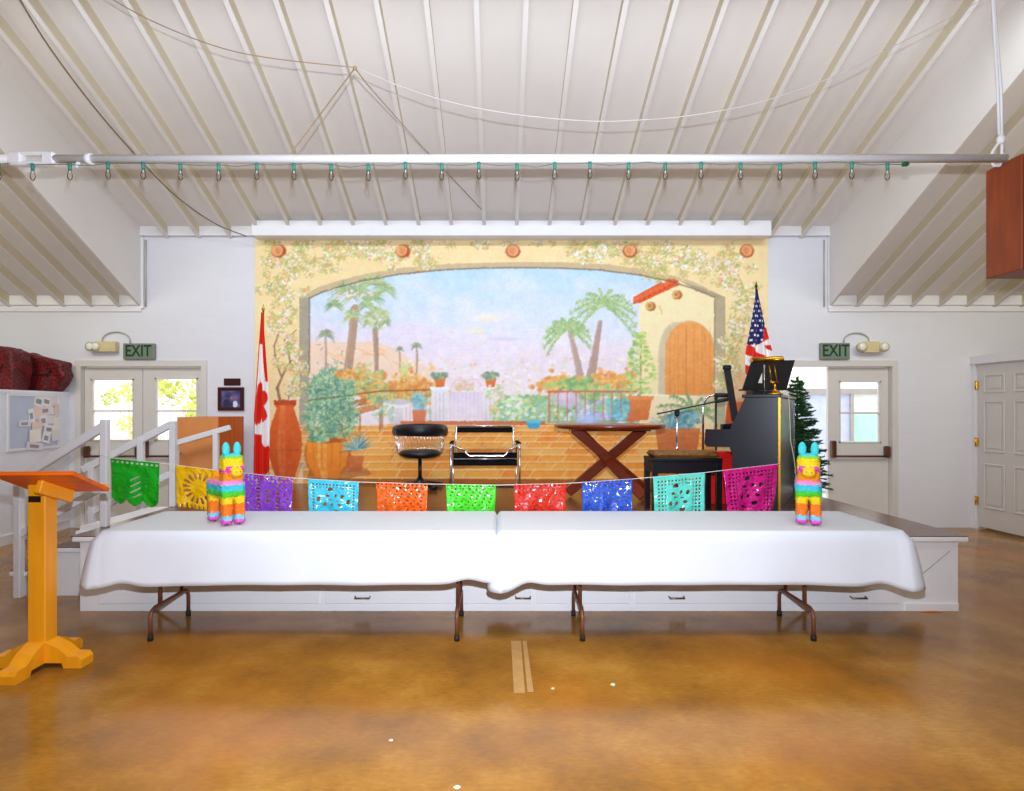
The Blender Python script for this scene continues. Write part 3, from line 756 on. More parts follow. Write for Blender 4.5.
    q = np.stack([idx[1:, :-1], idx[1:, 1:], idx[:-1, 1:], idx[:-1, :-1]], -1).reshape(-1, 4)
    me = bpy.data.meshes.new('mural')
    # thin board behind the paint
    bv = [(xs[0], 0, zs[-1] - .57), (xs[-1], 0, zs[-1] - .57), (xs[-1], 0, zs[0] - .57), (xs[0], 0, zs[0] - .57)]
    bv = bv + [(x_, .028, z_) for (x_, _, z_) in bv]
    nv0 = W * H
    allv = np.concatenate([co.reshape(-1, 3), np.array(bv)], 0)
    n4 = len(q); bf = np.array([(0, 1, 5, 4), (1, 2, 6, 5), (2, 3, 7, 6), (3, 0, 4, 7), (4, 5, 6, 7)]) + nv0
    qa = np.concatenate([q, bf], 0)
    me.vertices.add(len(allv)); me.vertices.foreach_set('co', allv.ravel())
    me.loops.add(qa.size); me.loops.foreach_set('vertex_index', qa.ravel().astype(np.int32))
    me.polygons.add(len(qa)); me.polygons.foreach_set('loop_start', np.arange(0, qa.size, 4, dtype=np.int32))
    me.update(calc_edges=True); me.validate()
    c = img / 255.0
    c = np.where(c <= .04045, c / 12.92, ((c + .055) / 1.055) ** 2.4) * MURAL_GAIN
    c = np.minimum(c, .96)
    c = np.concatenate([c.reshape(-1, 3), np.full((8, 3), .5)], 0)
    at = me.color_attributes.new('Col', 'FLOAT_COLOR', 'POINT')
    at.data.foreach_set('color', np.concatenate([c, np.ones((len(c), 1))], 1).ravel().astype(np.float32))
    me.materials.append(vcol_mat('mural_paint', .75, .2))
    o = bpy.data.objects.new('mural', me); COL.objects.link(o); o.location = (0, Y, .57)
    tag(o, 'wide wall painting of an arched garden view with palms and terracotta patio', 'mural')
MURAL_GAIN = 1.05
paint_mural()
# ------------------------------------------------------------------ stage
SX0, SX1, SY0 = -3.14, 3.44, 4.46
st = thing('stage', 'low white panelled wooden stage with a brown floor below the mural', 'stage', (0.15, SY0, 0))
def S(mb, name, m, par=st): return mb.build(name, m, par, origin=(0.15, SY0, 0) if par is st else None)
S(MB().box((SX0 - .04, SY0 - .045, STG - .006), (SX1 + .04, 7.585, STG)), 'stage_floor', STAGEF)
mb = MB().box((SX0 - .03, SY0 - .05, STG - .045), (SX1 + .045, SY0 + .03, STG - .006), None, .008)
mb.box((SX1 - .03, SY0 + .03, STG - .045), (SX1 + .045, 7.585, STG - .007), None, .008); mb.box((SX0 - .045, SY0 + .03, STG - .045), (SX0 + .03, 7.585, STG - .007), None, .008)
S(mb, 'edge_board', STAGEW)
mb = MB().box((SX0, SY0, 0), (SX1, SY0 + .04, STG - .04))
S(mb, 'front_panel', STAGEW)
S(MB().box((SX1 - .03, SY0 + .04, 0), (SX1, 7.585, STG - .04)), 'side_panel', STAGEW)
S(MB().box((SX0, SY0 + .04, 0), (SX0 + .03, 7.585, STG - .04)), 'side_panel', STAGEW)
# drawer fronts along the skirting with their handles
edges = [SX0 + .12, -1.32, .26, 1.0, 2.1, SX1 - .42]
px_h = [None, 363, 523, 676, 857]
for i in range(5):
    a, b = edges[i] + .02, edges[i + 1] - .02
    d = S(MB().box((a, SY0 - .008, .055), (b, SY0 + .004, .30), None, .004), 'drawer', STAGEW)
    if px_h[i]:
        hx = XX(px_h[i], SY0) - .15
        hz = .11
        MB().tube([(hx - .055, -.008, hz), (hx - .055, -.035, hz - .005), (hx + .055, -.035, hz - .005), (hx + .055, -.008, hz)], .007, 8).build('handle', mat('old_brass', (150, 128, 92), .35, metal=.8), d)
S(MB().box((SX1 - .40, SY0 - .012, .0), (SX1, SY0 + .002, .06), None, .003), 'trim_board', STAGEW)
S(MB().bar((SX1 - .36, SY0 - .0005, .20), (SX1 - .06, SY0 - .0005, .45), .003, .004), 'seam', mat('grey_seam', (150, 142, 132), .7))

# ------------------------------------------------------------------ steps beside the stage
sp = thing('stage_steps', 'white wooden steps with sloping handrails climbing to the stage behind the lectern', 'steps', (-3.6, 5.3, 0))
O = (-3.6, 5.3, 0)
def SP(mb, name, m, par=sp): return mb.build(name, m, par, origin=O if par is sp else None)
TREAD = mat('tread_brown', (104, 72, 58), .4)
y0, y1 = 4.80, 5.76
for (xa, xb, zt) in ((-3.92, -3.60, .20), (-3.61, -3.20, .39)):
    SP(MB().box((xa, y0 + .03, 0.0), (xb, y1 - .03, zt - .035)), 'riser', STAGEW)
    t_ = SP(MB().box((xa - .035, y0, zt - .035), (xb, y1, zt), None, .006), 'tread', STAGEW)
    MB().box((xa - .03 + 3.6, y0 + .012 - 5.3, zt), (xb + 3.6 - .002, y1 - .012 - 5.3, zt + .006)).build('tread_cover', TREAD, t_)
SP(MB().box((-3.40, y0 - .03, STG - .075), (-3.19, y1, STG - .035), None, .006).box((-3.38, y0 - .01, STG - .035), (-3.19, y1, STG), None, .006), 'landing_board', STAGEW)
def post(x, y, z0, z1, par=sp, fn=None): (fn or SP)(MB().box((x - .028, y - .028, z0), (x + .028, y + .028, z1), None, .005), 'post', TRIMW)
def rail(p0, p1, fn=None, nm='hand_rail', w=.05, h=.068): (fn or SP)(MB().bar(p0, p1, w, h, b=.006), nm, TRIMW)
xt, xb_ = -3.24, -4.05
ya, yb = 4.78, 5.78
post(-3.165, ya, STG, 1.43); post(XX(19, ya), ya, 0, .99)
rail((XX(14, ya), ya, ZZ(482, ya)), (XX(106, ya), ya, ZZ(425, ya)))
rail((XX(17, ya), ya, ZZ(536, ya)), (XX(102, ya), ya, ZZ(487, ya)), nm='middle_rail', w=.035, h=.06)
post(-3.165, yb, STG, ZZ(421, yb)); post(XX(92, yb), yb, 0, ZZ(466, yb)); post(XX(141, yb), yb, .38, ZZ(438, yb))
rail((XX(83, yb), yb, ZZ(470, yb)), (XX(172, yb), yb, ZZ(424, yb)))
rail((XX(88, yb), yb, ZZ(514, yb)), (XX(170, yb), yb, ZZ(474, yb)), nm='middle_rail', w=.035, h=.06)

hr = thing('handrail', 'short white handrail on two posts before the tan cupboard', 'handrail', (-3.15, 6.62, STG))
OH = (-3.15, 6.62, STG)
def HR(mb, name, m, par=hr): return mb.build(name, m, par, origin=OH)
yh = 6.62
post(XX(216, yh), yh, STG, ZZ(431, yh), fn=HR); 
HR(MB().box((XX(172.5, yh), yh - .03, 0), (XX(178, yh), yh + .03, ZZ(440, yh)), None, .005), 'post', TRIMW)
rail((XX(173, yh), yh, ZZ(444, yh)), (XX(230, yh), yh, ZZ(427.5, yh)), fn=HR, h=.06)

# ------------------------------------------------------------------ lectern
WOOD = mat('orange_pine', (255, 166, 24), .4, var=.09, scale=3, stretch=(7, 7, .7))
WOODT = mat('orange_pine_board', (232, 104, 14), .38, var=.14, scale=3, stretch=(.8, 7, 7))
lx, ly = -2.70, 3.52
lec = thing('lectern', 'orange pine lectern with tilted top standing on the concrete floor', 'lectern', (lx, ly, 0))
MB().box((-.0525, -.05, .06), (.0525, .05, 1.07), None, .006).build('column', WOOD, lec)
MB().box((-.042, -.054, .968), (.028, -.049, 1.004)).build('plate', mat('dark_plate', (40, 18, 10), .4), lec)
def foot(dx, dy):
    L = .265; d = Vector((dx, dy, 0)); n = Vector((-dy, dx, 0)); w = .052
    prof = [(.03, 0.03), (.15, .03), (.16, 0), (L, 0), (L, .045), (L - .02, .068), (L - .08, .068), (.13, .115), (.03, .16)]
    MB().prism([d * a + n * w + Vector((0, 0, z)) for (a, z) in prof], n * (-2 * w)).build('foot', WOOD, lec)
for d in ((1, 0), (-1, 0), (0, 1), (0, -1)): foot(*d)
T, Rr, Lf = Vector((-2.335, 3.26, 1.150)), Vector((-2.40, 3.66, 1.005)), Vector((-2.81, 3.28, 1.145))
B = Lf + Rr - T
tl = [p - Vector((lx, ly, 0)) for p in (Lf, T, Rr, B)]
nrm = (tl[1] - tl[0]).cross(tl[2] - tl[1]).normalized()
if nrm.z < 0: nrm = -nrm
MB().prism(tl, nrm * .022).build('top_board', WOODT, lec)
ta = (tl[0] + tl[1]) / 2; tb = (tl[2] + tl[3]) / 2
o_ = Vector((.085 + .02 - ta.x, 0, 0))
MB().bar(Vector((.098, ta.y + .09, ta.lerp(tb, .22).z - .04)), Vector((.098, tb.y - .05, ta.lerp(tb, .88).z - .04)), .035, .075, b=.006).build('support_cleat', WOOD, lec)
dlt = (tl[2] - tl[1]).normalized()
MB().bar(tl[3] + nrm * .03 + Vector((.02, 0, 0)), tl[2] + nrm * .03 - Vector((.02, 0, 0)), .02, .03).build('book_ledge', WOOD, lec)

# ------------------------------------------------------------------ folding tables and cloths
TABLETOP = mat('table_laminate', (150, 110, 78), .4)
CLOTH = mat('white_cloth', (226, 231, 241), .8, var=.01, bump=.03, bscale=300)
TH = 0.728
def table(label, x0, x1, legxs):
    xc = (x0 + x1) / 2; yc = 4.165
    t = thing('folding_table', label, 'table', (xc, yc, 0))
    MB().box((x0 - xc, 3.82 - yc, TH - .045), (x1 - xc, 4.53 - yc, TH), None, .01).build('tabletop', TABLETOP, t)
    for i, lx_ in enumerate(legxs):
        X = lx_ - xc; yf, yr = 3.885 - yc, 4.36 - yc; zb = .20
        mb = MB()
        def bend(ye, s):   # foot up to the stretcher with a rounded corner
            return [(X, ye, .03), (X, ye, zb - .05), (X, ye + s * .015, zb - .015), (X, ye + s * .05, zb)]
        mb.tube(bend(yf, 1) + [(X, (yf + yr) / 2, zb)] + bend(yr, -1)[::-1], .0135, 10)
        lg = mb.build('leg_frame', BROWNTUBE, t)
        for ye in (yf, yr):
            MB().tube([(X, ye, 0), (X, ye, .035)], .018, 10).build('foot_cap', RUBBER, lg)
        for ye in (4.0 - yc, 4.27 - yc):
            MB().tube([(X, ye, zb), (X, ye, TH - .045)], .0135, 10).build('leg', BROWNTUBE, t)
        s = 1 if lx_ < xc else -1
        MB().tube([(X + .005 * s, 4.135 - yc, .34), (X + .34 * s, 4.135 - yc, TH - .05)], .008, 8).tube([(X, 4.0 - yc, .34), (X, 4.27 - yc, .34)], .009, 8).build('brace', BROWNTUBE, t)
    return t
table('brown legged folding table under white cloth, the one next to the lectern', -2.53, -.03, (-2.276, -.275))
table('brown legged folding table under white cloth, the one in front of the piano', .02, 2.57, (.545, 2.054))
def cloth(label, x0, x1, fl, fr, hemL, hemR, phase):
    xc = (x0 + x1) / 2; y0, y1 = 3.80, 4.55; zt = TH + .004
    rc = .03
    per = []           # perimeter points: position, outward normal, kind
    def seg(p, q, n, k, nm):
        for i in range(n):
            t_ = i / n; per.append((p[0] + (q[0] - p[0]) * t_, p[1] + (q[1] - p[1]) * t_, k[0], k[1], nm, t_))
    def cor(cx, cy, a0, nm):
        for i in range(8):
            a_ = a0 + PI / 2 * i / 8; per.append((cx + rc * math.cos(a_), cy + rc * math.sin(a_), math.cos(a_), math.sin(a_), nm, i / 8))
    seg((x0 + rc, y0), (x1 - rc, y0), 90, (0, -1), 'F'); cor(x1 - rc, y0 + rc, -PI/2, 'FR')
    seg((x1, y0 + rc), (x1, y1 - rc), 26, (1, 0), 'R'); cor(x1 - rc, y1 - rc, 0, 'BR')
    seg((x1 - rc, y1), (x0 + rc, y1), 60, (0, 1), 'B'); cor(x0 + rc, y1 - rc, PI/2, 'BL')
    seg((x0, y1 - rc), (x0, y0 + rc), 26, (-1, 0), 'L'); cor(x0 + rc, y0 + rc, PI, 'FL')
    N = len(per); mb = MB(); vs = []
    # top rows: inner rings toward the centre line
    inner = 1
    for (x, y, nx, ny, nm, t_) in per: vs.append((x - nx * .02, y - ny * .02, zt))
    lv = 12
    for q in range(lv + 1):
        h = q / lv
        for (x, y, nx, ny, nm, t_) in per:
            drop = .338; out = .012 + .02 * h
            wav = .006 * math.sin(x * 7.3 + phase) + .004 * math.sin(x * 13.1 + phase * 2)
            if nm in ('F', 'B'):
                drop += .006 * math.sin(x * 2.1 + phase) + .004 * math.sin(x * 5 + phase)
                out += wav * h
                e = min((x - x0), (x1 - x)); s_ = math.exp(-(e / .14) ** 2); e2 = math.exp(-((e - .17) / .09) ** 2)
                right = (x1 - x) < (x - x0)
                drop += (hemR if right else hemL) * s_ - .03 * e2
                out += h ** .42 * (.05 * (fr if right else fl)) * s_
                if nm == 'B': drop = min(drop, .155); out = .012 + .004 * h
            elif nm in ('R', 'L'):
                f_ = fr if nm == 'R' else fl
                yy = (y - y0) / (y1 - y0); s_ = math.exp(-(yy / .3) ** 2)
                out += h ** .42 * (.06 * f_ * s_ + .02 * f_ + .006 * f_ * math.sin(y * 14)); drop += .0 + (hemR if nm == 'R' else hemL) * s_
                if yy > .78: drop = min(drop, .34 - (yy - .78) / .22 * .185)
            else:
                right = nm in ('FR', 'BR'); f_ = fr if right else fl
                if nm in ('FR', 'FL'):
                    out += h ** .42 * (.085 * f_); drop += (hemR if right else hemL)
                else: drop = .155; out = .012 + .004 * h
            r_ = min(1, h * 7)
            o = out * (.35 + .65 * r_) if h else 0
            if q == 1: o = out * .6
            vs.append((x + nx * o - 0, y + ny * o, zt - (drop * h if q > 0 else 0) + (0.0)))
    fs = [tuple(range(0, 0))]
    fs = []
    for q in range(inner + lv):
        for i in range(N):
            j = (i + 1) % N
            fs.append((q * N + i, (q + 1) * N + i, (q + 1) * N + j, q * N + j))
    mb.v = [Vector(v) for v in vs]; mb.f = fs; mb.sm = [True] * len(fs)
    mb.f.append(tuple(range(N))); mb.sm.append(False)
    o = mb.build('tablecloth', CLOTH, None, origin=(xc, 4.165, TH))
    bm_ = bmesh.new(); bm_.from_mesh(o.data); bmesh.ops.remove_doubles(bm_, verts=bm_.verts, dist=.0005); bmesh.ops.recalc_face_normals(bm_, faces=bm_.faces); bm_.to_mesh(o.data); bm_.free()
    md = o.modifiers.new('thickness', 'SOLIDIFY'); md.thickness = .003; md.offset = 0
    # close the ring seam along the middle
    tag(o, label, 'tablecloth')
    return o
cloth('white tablecloth with drooping corner on the table next to the lectern', -2.55, -.03, 1.0, .0, .0, -.015, .4)
cloth('white tablecloth with flared corner on the table in front of the piano', .005, 2.595, .6, 1.0, .035, .015, 2.2)

# ------------------------------------------------------------------ pinatas
def pinata_material():
    m = bpy.data.materials.new('tissue_stripes'); m.use_nodes = True
    nt = m.node_tree; b = nt.nodes['Principled BSDF']; L = nt.links
    tc = nt.nodes.new('ShaderNodeTexCoord'); sx = nt.nodes.new('ShaderNodeSeparateXYZ'); L.new(tc.outputs['Object'], sx.inputs[0])
    nz = nt.nodes.new('ShaderNodeTexNoise'); nz.inputs['Scale'].default_value = 70; L.new(tc.outputs['Object'], nz.inputs['Vector'])
    a = nt.nodes.new('ShaderNodeMath'); a.operation = 'MULTIPLY_ADD'; a.inputs[1].default_value = .05; L.new(nz.outputs['Fac'], a.inputs[0]); L.new(sx.outputs['Z'], a.inputs[2])
    d = nt.nodes.new('ShaderNodeMath'); d.operation = 'DIVIDE'; d.inputs[1].default_value = .574; L.new(a.outputs[0], d.inputs[0])
    rp = nt.nodes.new('ShaderNodeValToRGB'); rp.color_ramp.interpolation = 'CONSTANT'; L.new(d.outputs[0], rp.inputs[0])
    bands = [(0, (50, 20, 34)), (.045, (250, 90, 200)), (.095, (130, 214, 246)), (.145, (255, 130, 24)), (.29, (255, 222, 10)), (.375, (80, 214, 44)),
             (.44, (60, 212, 230)), (.515, (255, 150, 220)), (.565, (255, 158, 20)), (.665, (250, 72, 180)), (.70, (255, 224, 12)), (.835, (130, 220, 50)), (.86, (70, 220, 226))]
    e = rp.color_ramp.elements
    for i, (p, c) in enumerate(bands):
        el = e[i] if i < 2 else e.new(p)
        el.position = p; el.color = lin(c)
    L.new(rp.outputs[0], b.inputs['Base Color']); b.inputs['Roughness'].default_value = .75
    n2 = nt.nodes.new('ShaderNodeTexNoise'); n2.inputs['Scale'].default_value = 130; L.new(tc.outputs['Object'], n2.inputs['Vector'])
    wv = nt.nodes.new('ShaderNodeTexWave'); wv.bands_direction = 'Z'; wv.wave_profile = 'SAW'; wv.inputs['Scale'].default_value = 12; wv.inputs['Distortion'].default_value = 2; L.new(tc.outputs['Object'], wv.inputs['Vector'])
    ad = nt.nodes.new('ShaderNodeMath'); ad.operation = 'ADD'; L.new(n2.outputs['Fac'], ad.inputs[0]); L.new(wv.outputs['Fac'], ad.inputs[1])
    bp = nt.nodes.new('ShaderNodeBump'); bp.inputs['Strength'].default_value = .5; bp.inputs['Distance'].default_value = .012; L.new(ad.outputs[0], bp.inputs['Height']); L.new(bp.outputs[0], b.inputs['Normal'])
    return m
PIN = pinata_material()
def pinata(label, loc, rz):
    t = thing('pinata', label, 'pinata', loc, rz)           # looks along local -Y
    mb = MB()
    for sx_ in (-1, 1):
        for (yc, w) in ((-.02, .034), (.20, .034)):
            mb.rbox((sx_ * .042 - w, yc - .036, 0.0), (sx_ * .042 + w, yc + .036, .24), .014)
    mb.rbox((-.08, -.062, .17), (.08, .245, .315), .03)          # trunk
    mb.rbox((-.068, -.06, .27), (.068, .065, .485), .026)         # neck and head in one column
    mb.rbox((-.045, -.095, .325), (.045, -.03, .395), .02)       # muzzle
    mb.ball((0, .235, .30), (.035, .04, .05))                     # rump and tail root
    b = mb.build('body', PIN, t)
    rm = b.modifiers.new('fuse', 'REMESH'); rm.mode = 'VOXEL'; rm.voxel_size = .009; rm.use_smooth_shade = True
    tx = bpy.data.textures.new('fringe', 'CLOUDS'); tx.noise_scale = .012
    dm = b.modifiers.new('fringe', 'DISPLACE'); dm.texture = tx; dm.strength = .024; dm.mid_level = .5
    CY_ = mat('cyan_tissue', (66, 216, 222), .75, var=.12, scale=60)
    for sx_ in (-1, 1):
        e = MB(); e.ball((sx_ * .038, 0, .515), (.026, .020, .052), 12, 8)
        o = e.build('ear', CY_, t)
    MB().tube([(0, .26, .31), (0, .285, .27), (0, .29, .20)], [.012, .02, .008], 8).build('tail', CY_, t)
    mz = MB().ball((0, -.088, .362), (.040, .022, .030), 14, 9).build('muzzle', mat('yellow_tissue', (255, 208, 16), .75, var=.12, scale=60), t)
    for sx_ in (-1, 1): MB().ball((sx_ * .015, -.109, .366), .0045, 8, 6).build('nostril', mat('orange_tissue_dot', (196, 90, 20), .8), mz)
    MB().rbox((-.062, -.071, .375), (.062, -.05, .402), .008).build('face_band', mat('magenta_tissue', (240, 60, 176), .75, var=.12, scale=60), t)
    t.scale = (.985, .985, .965)
    return t
zc_ = TH + .017
pinata('rainbow striped donkey pinata standing at an angle near the handrail', (XX(231.5, 4.0), 4.0, zc_), math.radians(47) * 1)
pinata('rainbow striped donkey pinata facing straight out before the piano', (XX(808.5, 4.0), 4.0, zc_), math.radians(-26))

# ------------------------------------------------------------------ papel picado banner
bn = thing('papel_picado_banner', 'string of ten cut paper flags in different colours stretched across the stage front', 'banner', (0, 4.6, .9))
OB = Vector((0, 4.6, .9))
SP_ = [(101, 455, 4.75), (111, 458, 4.74), (160, 463, 4.70), (222, 471, 4.66), (293, 478, 4.62), (359, 482, 4.63), (428, 484, 4.63), (496, 485, 4.63), (566, 483.5, 4.63), (632, 479, 4.63), (705, 472.5, 4.70), (778, 464, 4.92), (781, 463.5, 4.96)]
def on_string(px):
    for i in range(len(SP_) - 1):
        a, b = SP_[i], SP_[i + 1]
        if a[0] <= px <= b[0]:
            t_ = (px - a[0]) / (b[0] - a[0]); return PX(px, a[1] + (b[1] - a[1]) * t_, a[2] + (b[2] - a[2]) * t_)
MB().tube([PX(*p) - OB for p in SP_] , .0028, 6).build('string', mat('white_string', (235, 232, 226), .8), bn)
def paper(name, rgb):
    m = bpy.data.materials.new(name); m.use_nodes = True
    nt = m.node_tree; b = nt.nodes['Principled BSDF']; L = nt.links
    tc = nt.nodes.new('ShaderNodeTexCoord'); n = nt.nodes.new('ShaderNodeTexNoise'); n.inputs['Scale'].default_value = 11; n.inputs['Detail'].default_value = 2
    L.new(tc.outputs['Object'], n.inputs['Vector'])
    bp = nt.nodes.new('ShaderNodeBump'); bp.inputs['Strength'].default_value = .9; bp.inputs['Distance'].default_value = .05; L.new(n.outputs['Fac'], bp.inputs['Height']); L.new(bp.outputs[0], b.inputs['Normal'])
    b.inputs['Base Color'].default_value = lin(rgb); b.inputs['Roughness'].default_value = .14; b.inputs['Specular IOR Level'].default_value = 1.0
    return m
NJ, NI = 60, 52
def flag_mask(style):
    def f(i, j):
        u = (j + .5) / NJ; v = (i + .5) / NI
        x, y = u - .5, v - .5; r = math.hypot(x, y * .9); a = math.atan2(y, x)
        if v > .93 and ((j // 2) % 3 == 0): return False                   # fringed foot
        if style in ('dots', 'aqua'):
            bw = .24 if style == 'aqua' else .13
            edge = u < bw or u > 1 - bw or (v < .2)
            if edge and .05 < u < .95 and .06 < v < .9 and i % 4 in (1, 2) and j % 4 in (1, 2): return False
            if not edge and r < .34 and (math.sin(a * 5 + 1.2) * math.sin(r * 26 + a) > .55): return False
        elif style == 'sun':
            if .20 < r < .36 and math.sin(a * 16) > .25 and abs(y) < .36: return False
            if r > .38 and i % 9 in (1, 2) and j % 11 in (1, 2) and .08 < u < .92: return False
        elif style == 'bird':
            if abs(abs(x) - .20) < .03 and abs(y) < .3 and i % 5 < 3: return False
            if abs(x) < .05 and abs(y) < .2 and i % 6 < 3: return False
            if v < .14 and j % 5 in (1, 2) and i % 4 in (1, 2): return False
            if r > .33 and math.sin(u * 40) * math.sin(v * 34) > .62 and .06 < u < .94: return False
        elif style == 'scallop':
            if v > .80 + .12 * abs(math.sin(u * PI * 3)): return False
            if v < .1 and j % 6 in (1, 2, 3) and i in (2, 3): return False
            if .42 < u < .62 and .3 < v < .75 and math.sin(v * 50 + u * 30) > .7: return False
        else:
            if math.sin(u * 44 + 3 * math.sin(v * 9)) * math.sin(v * 38) > .66 and .07 < u < .93 and .08 < v < .9: return False
            if v < .12 and j % 5 in (1, 2) and i % 4 in (1, 2): return False
        return True
    return f
FL = [('dark green', 111, 160, 49, (14, 188, 36), 'scallop', .02), ('yellow', 176, 222, 41, (255, 196, 6), 'sun', .02), ('purple', 243, 293, 42, (138, 62, 196), 'bird', .02),
      ('sky blue', 308, 359, 40, (64, 206, 232), 'dots', .03), ('orange', 376, 428, 38, (255, 104, 14), 'lace', .05), ('light green', 446, 496, 38, (72, 226, 44), 'lace', .05),
      ('red', 514, 566, 38, (226, 36, 16), 'lace', .06), ('blue', 582, 632, 40, (26, 88, 204), 'lace', .06), ('aqua', 653, 705, 46, (96, 226, 206), 'aqua', .03), ('magenta', 723, 778, 48, (230, 24, 140), 'aqua', .05)]
for (cn, x0, x1, hp, rgb, stl, crinkle) in FL:
    a, b = on_string(x0), on_string(x1); hgt = min(hp * a.y / F, min(a.z, b.z) - STG - .02)
    a, b = a - OB, b - OB
    grid = []; sq = R.uniform(.03, .07) if cn != 'magenta' else .16
    ph = R.uniform(0, 6)
    for i in range(NI + 1):
        v = i / NI; row = []
        for j in range(NJ + 1):
            u = j / NJ; uu = .5 + (u - .5) * (1 - sq * v)
            p = a.lerp(b, uu)
            p = p + Vector((0, crinkle * v * (.5 * math.sin(u * 9 + ph) + .3 * math.sin(u * 17 + v * 5 + ph)) - .004, -hgt * v))
            row.append(p)
        grid.append(row)
    fl = MB().sheet(grid, True, flag_mask(stl)).build('flag', paper('paper_' + cn.replace(' ', '_'), rgb), bn, solid=.0012)
    fl['label'] = cn + ' cut paper flag'
# ------------------------------------------------------------------ swivel chair
sw = thing('swivel_chair', 'round black swivel chair with wire back on a pedestal by the mural', 'chair', (XX(420, 7.1), 7.1, STG), math.radians(-3))
sw.scale = (.96, .96, .96)
mb = MB().lathe([(.09, .03), (.09, .07), (.05, .11), (.022, .15)], n=20)
for k_ in range(4):
    a_ = PI / 4 + k_ * PI / 2; d = Vector((math.cos(a_), math.sin(a_), 0))
    mb.bar(d * .02 + Vector((0, 0, .085)), d * .33 + Vector((0, 0, .030)), .075, .045, b=.01)
mb.build('base', BLACK, sw)
MB().tube([(0, 0, .06), (0, 0, .39)], .023, 14).build('post', BLACK, sw)
MB().lathe([(.02, .375), (.19, .385), (.245, .41), (.262, .435), (.25, .462), (.2, .478), (.02, .482)], n=36).build('seat', LEATHER, sw)
wr = MB()
for k_ in range(27):
    a_ = math.radians(-15 + 210 * k_ / 26); c_, s_ = math.cos(a_), math.sin(a_)
    wr.tube([(.20 * c_, .20 * s_, .40), (.27 * c_, .27 * s_, .44), (.295 * c_, .295 * s_, .55), (.30 * c_, .30 * s_, .69)], .0035, 6)
wr.tube([(.302 * math.cos(math.radians(-15 + 210 * i / 30)), .302 * math.sin(math.radians(-15 + 210 * i / 30)), .645) for i in range(31)], .005, 6)
wr.build('wire_cage', CHROME, sw)
bp = MB(); rows = []
for i in range(31):
    q = i / 30; a_ = math.radians(-22 + 224 * q); rr = .315
    sc = .45 + .55 * math.sin(PI * q) ** .5; sec = []
    for k_ in range(12):
        b_ = 2 * PI * k_ / 12
        dr, dz = .042 * math.cos(b_) * sc, .085 * math.sin(b_) * sc
        sec.append(Vector(((rr + dr) * math.cos(a_), (rr + dr) * math.sin(a_), .715 + dz)))
    rows.append(sec + [sec[0]])
bp.sheet(rows); bp.f.append(tuple(range(12))); bp.sm.append(False); n_ = 30 * 13; bp.f.append(tuple(n_ + k_ for k_ in range(12))[::-1]); bp.sm.append(False)
bp.build('back_pad', LEATHER, sw)

# ------------------------------------------------------------------ tubular armchair
D_ = 7.0
ac = thing('armchair', 'chrome tube armchair with black leather straps between swivel chair and round table', 'armchair', (XX(485, D_), D_, STG), math.radians(2))
ac.scale = (1.03, 1.03, .96)
hw = .375; r_ = .0115
tb = MB()
for sx_ in (-1, 1):
    x = sx_ * hw
    # side loop: front leg, arm, rear leg, floor runner
    tb.tube([(x, -.30, .03), (x, -.31, .06), (x, -.31, .52), (x, -.29, .56), (x, -.25, .57), (x, .20, .57), (x, .25, .56), (x, .27, .52), (x, .27, .05), (x, .25, .015), (x, .20, .0125), (x, -.26, .0125), (x, -.30, .03)], r_, 8, cap=False)
    # back upright and seat side tube
    xi = sx_ * (hw - .035)
    tb.tube([(xi, -.30, .40), (xi, -.26, .41), (xi, .12, .31), (xi, .16, .33), (xi, .30, .74), (xi, .31, .77)], r_, 8)
tb.tube([(-hw + .035, .31, .77), (hw - .035, .31, .77)], r_, 8)
tb.tube([(-hw, .22, .0125), (hw, .22, .0125)], r_, 8)
tb.tube([(-hw + .035, -.30, .40), (hw - .035, -.30, .40)], r_, 8)
tb.tube([(-.22, -.33, .50), (-.20, -.335, .46), (-.17, -.335, .44), (.20, -.335, .44), (.23, -.335, .46), (.25, -.33, .50)], r_, 8)
tb.tube([(-.22, -.33, .50), (-hw, -.28, .565)], r_, 8).tube([(.25, -.33, .50), (hw, -.28, .565)], r_, 8)
tb.build('frame', CHROME, ac)
STRAP = mat('strap_leather', (12, 10, 14), .8, var=.1, spec=.1)
MB().bar((0, .285, .69), (0, .305, .755), 2 * hw - .05, .006).build('back_strap', STRAP, ac)
MB().bar((0, -.315, .325), (0, -.275, .475), 2 * hw - .05, .012).build('seat_front', STRAP, ac)
MB().bar((0, -.28, .415), (0, .13, .32), 2 * hw - .06, .006).build('seat', STRAP, ac)
for sx_ in (-1, 1): MB().box((sx_ * hw - .022, -.24, .573), (sx_ * hw + .022, .20, .592), None, .005).build('arm_strap', STRAP, ac)

# ------------------------------------------------------------------ round wooden table
MAHOG = mat('dark_mahogany', (126, 42, 14), .22, var=.2, scale=4, stretch=(2, 9, 9), coat=.3)
DT = 6.4
rt = thing('round_table', 'round dark wood table on crossed legs standing on the stage', 'table', (XX(609, DT), DT, STG))
rt.scale = (1.06, 1.06, 1)
zt = .785
MB().lathe([(.02, zt - .05), (.50, zt - .05), (.535, zt - .045), (.555, zt - .03), (.558, zt - .012), (.55, zt), (.02, zt)], n=56).build('tabletop', MAHOG, rt)
for (xa, xb2, ya2, yb2) in ((-.36, .40, -.06, -.02), (.36, -.42, .06, .02), (-.30, .28, .19, -.30)):
    MB().bar((xa, ya2, zt - .055), (xb2, yb2, .045), .10, .06, up=(0, 1, 0), b=.006).build('leg', MAHOG, rt)
MB().box((-.40, -.11, zt - .075), (.40, -.04, zt - .049), None, .004).box((-.40, .03, zt - .075), (.40, .10, zt - .049), None, .004).build('batten', MAHOG, rt)

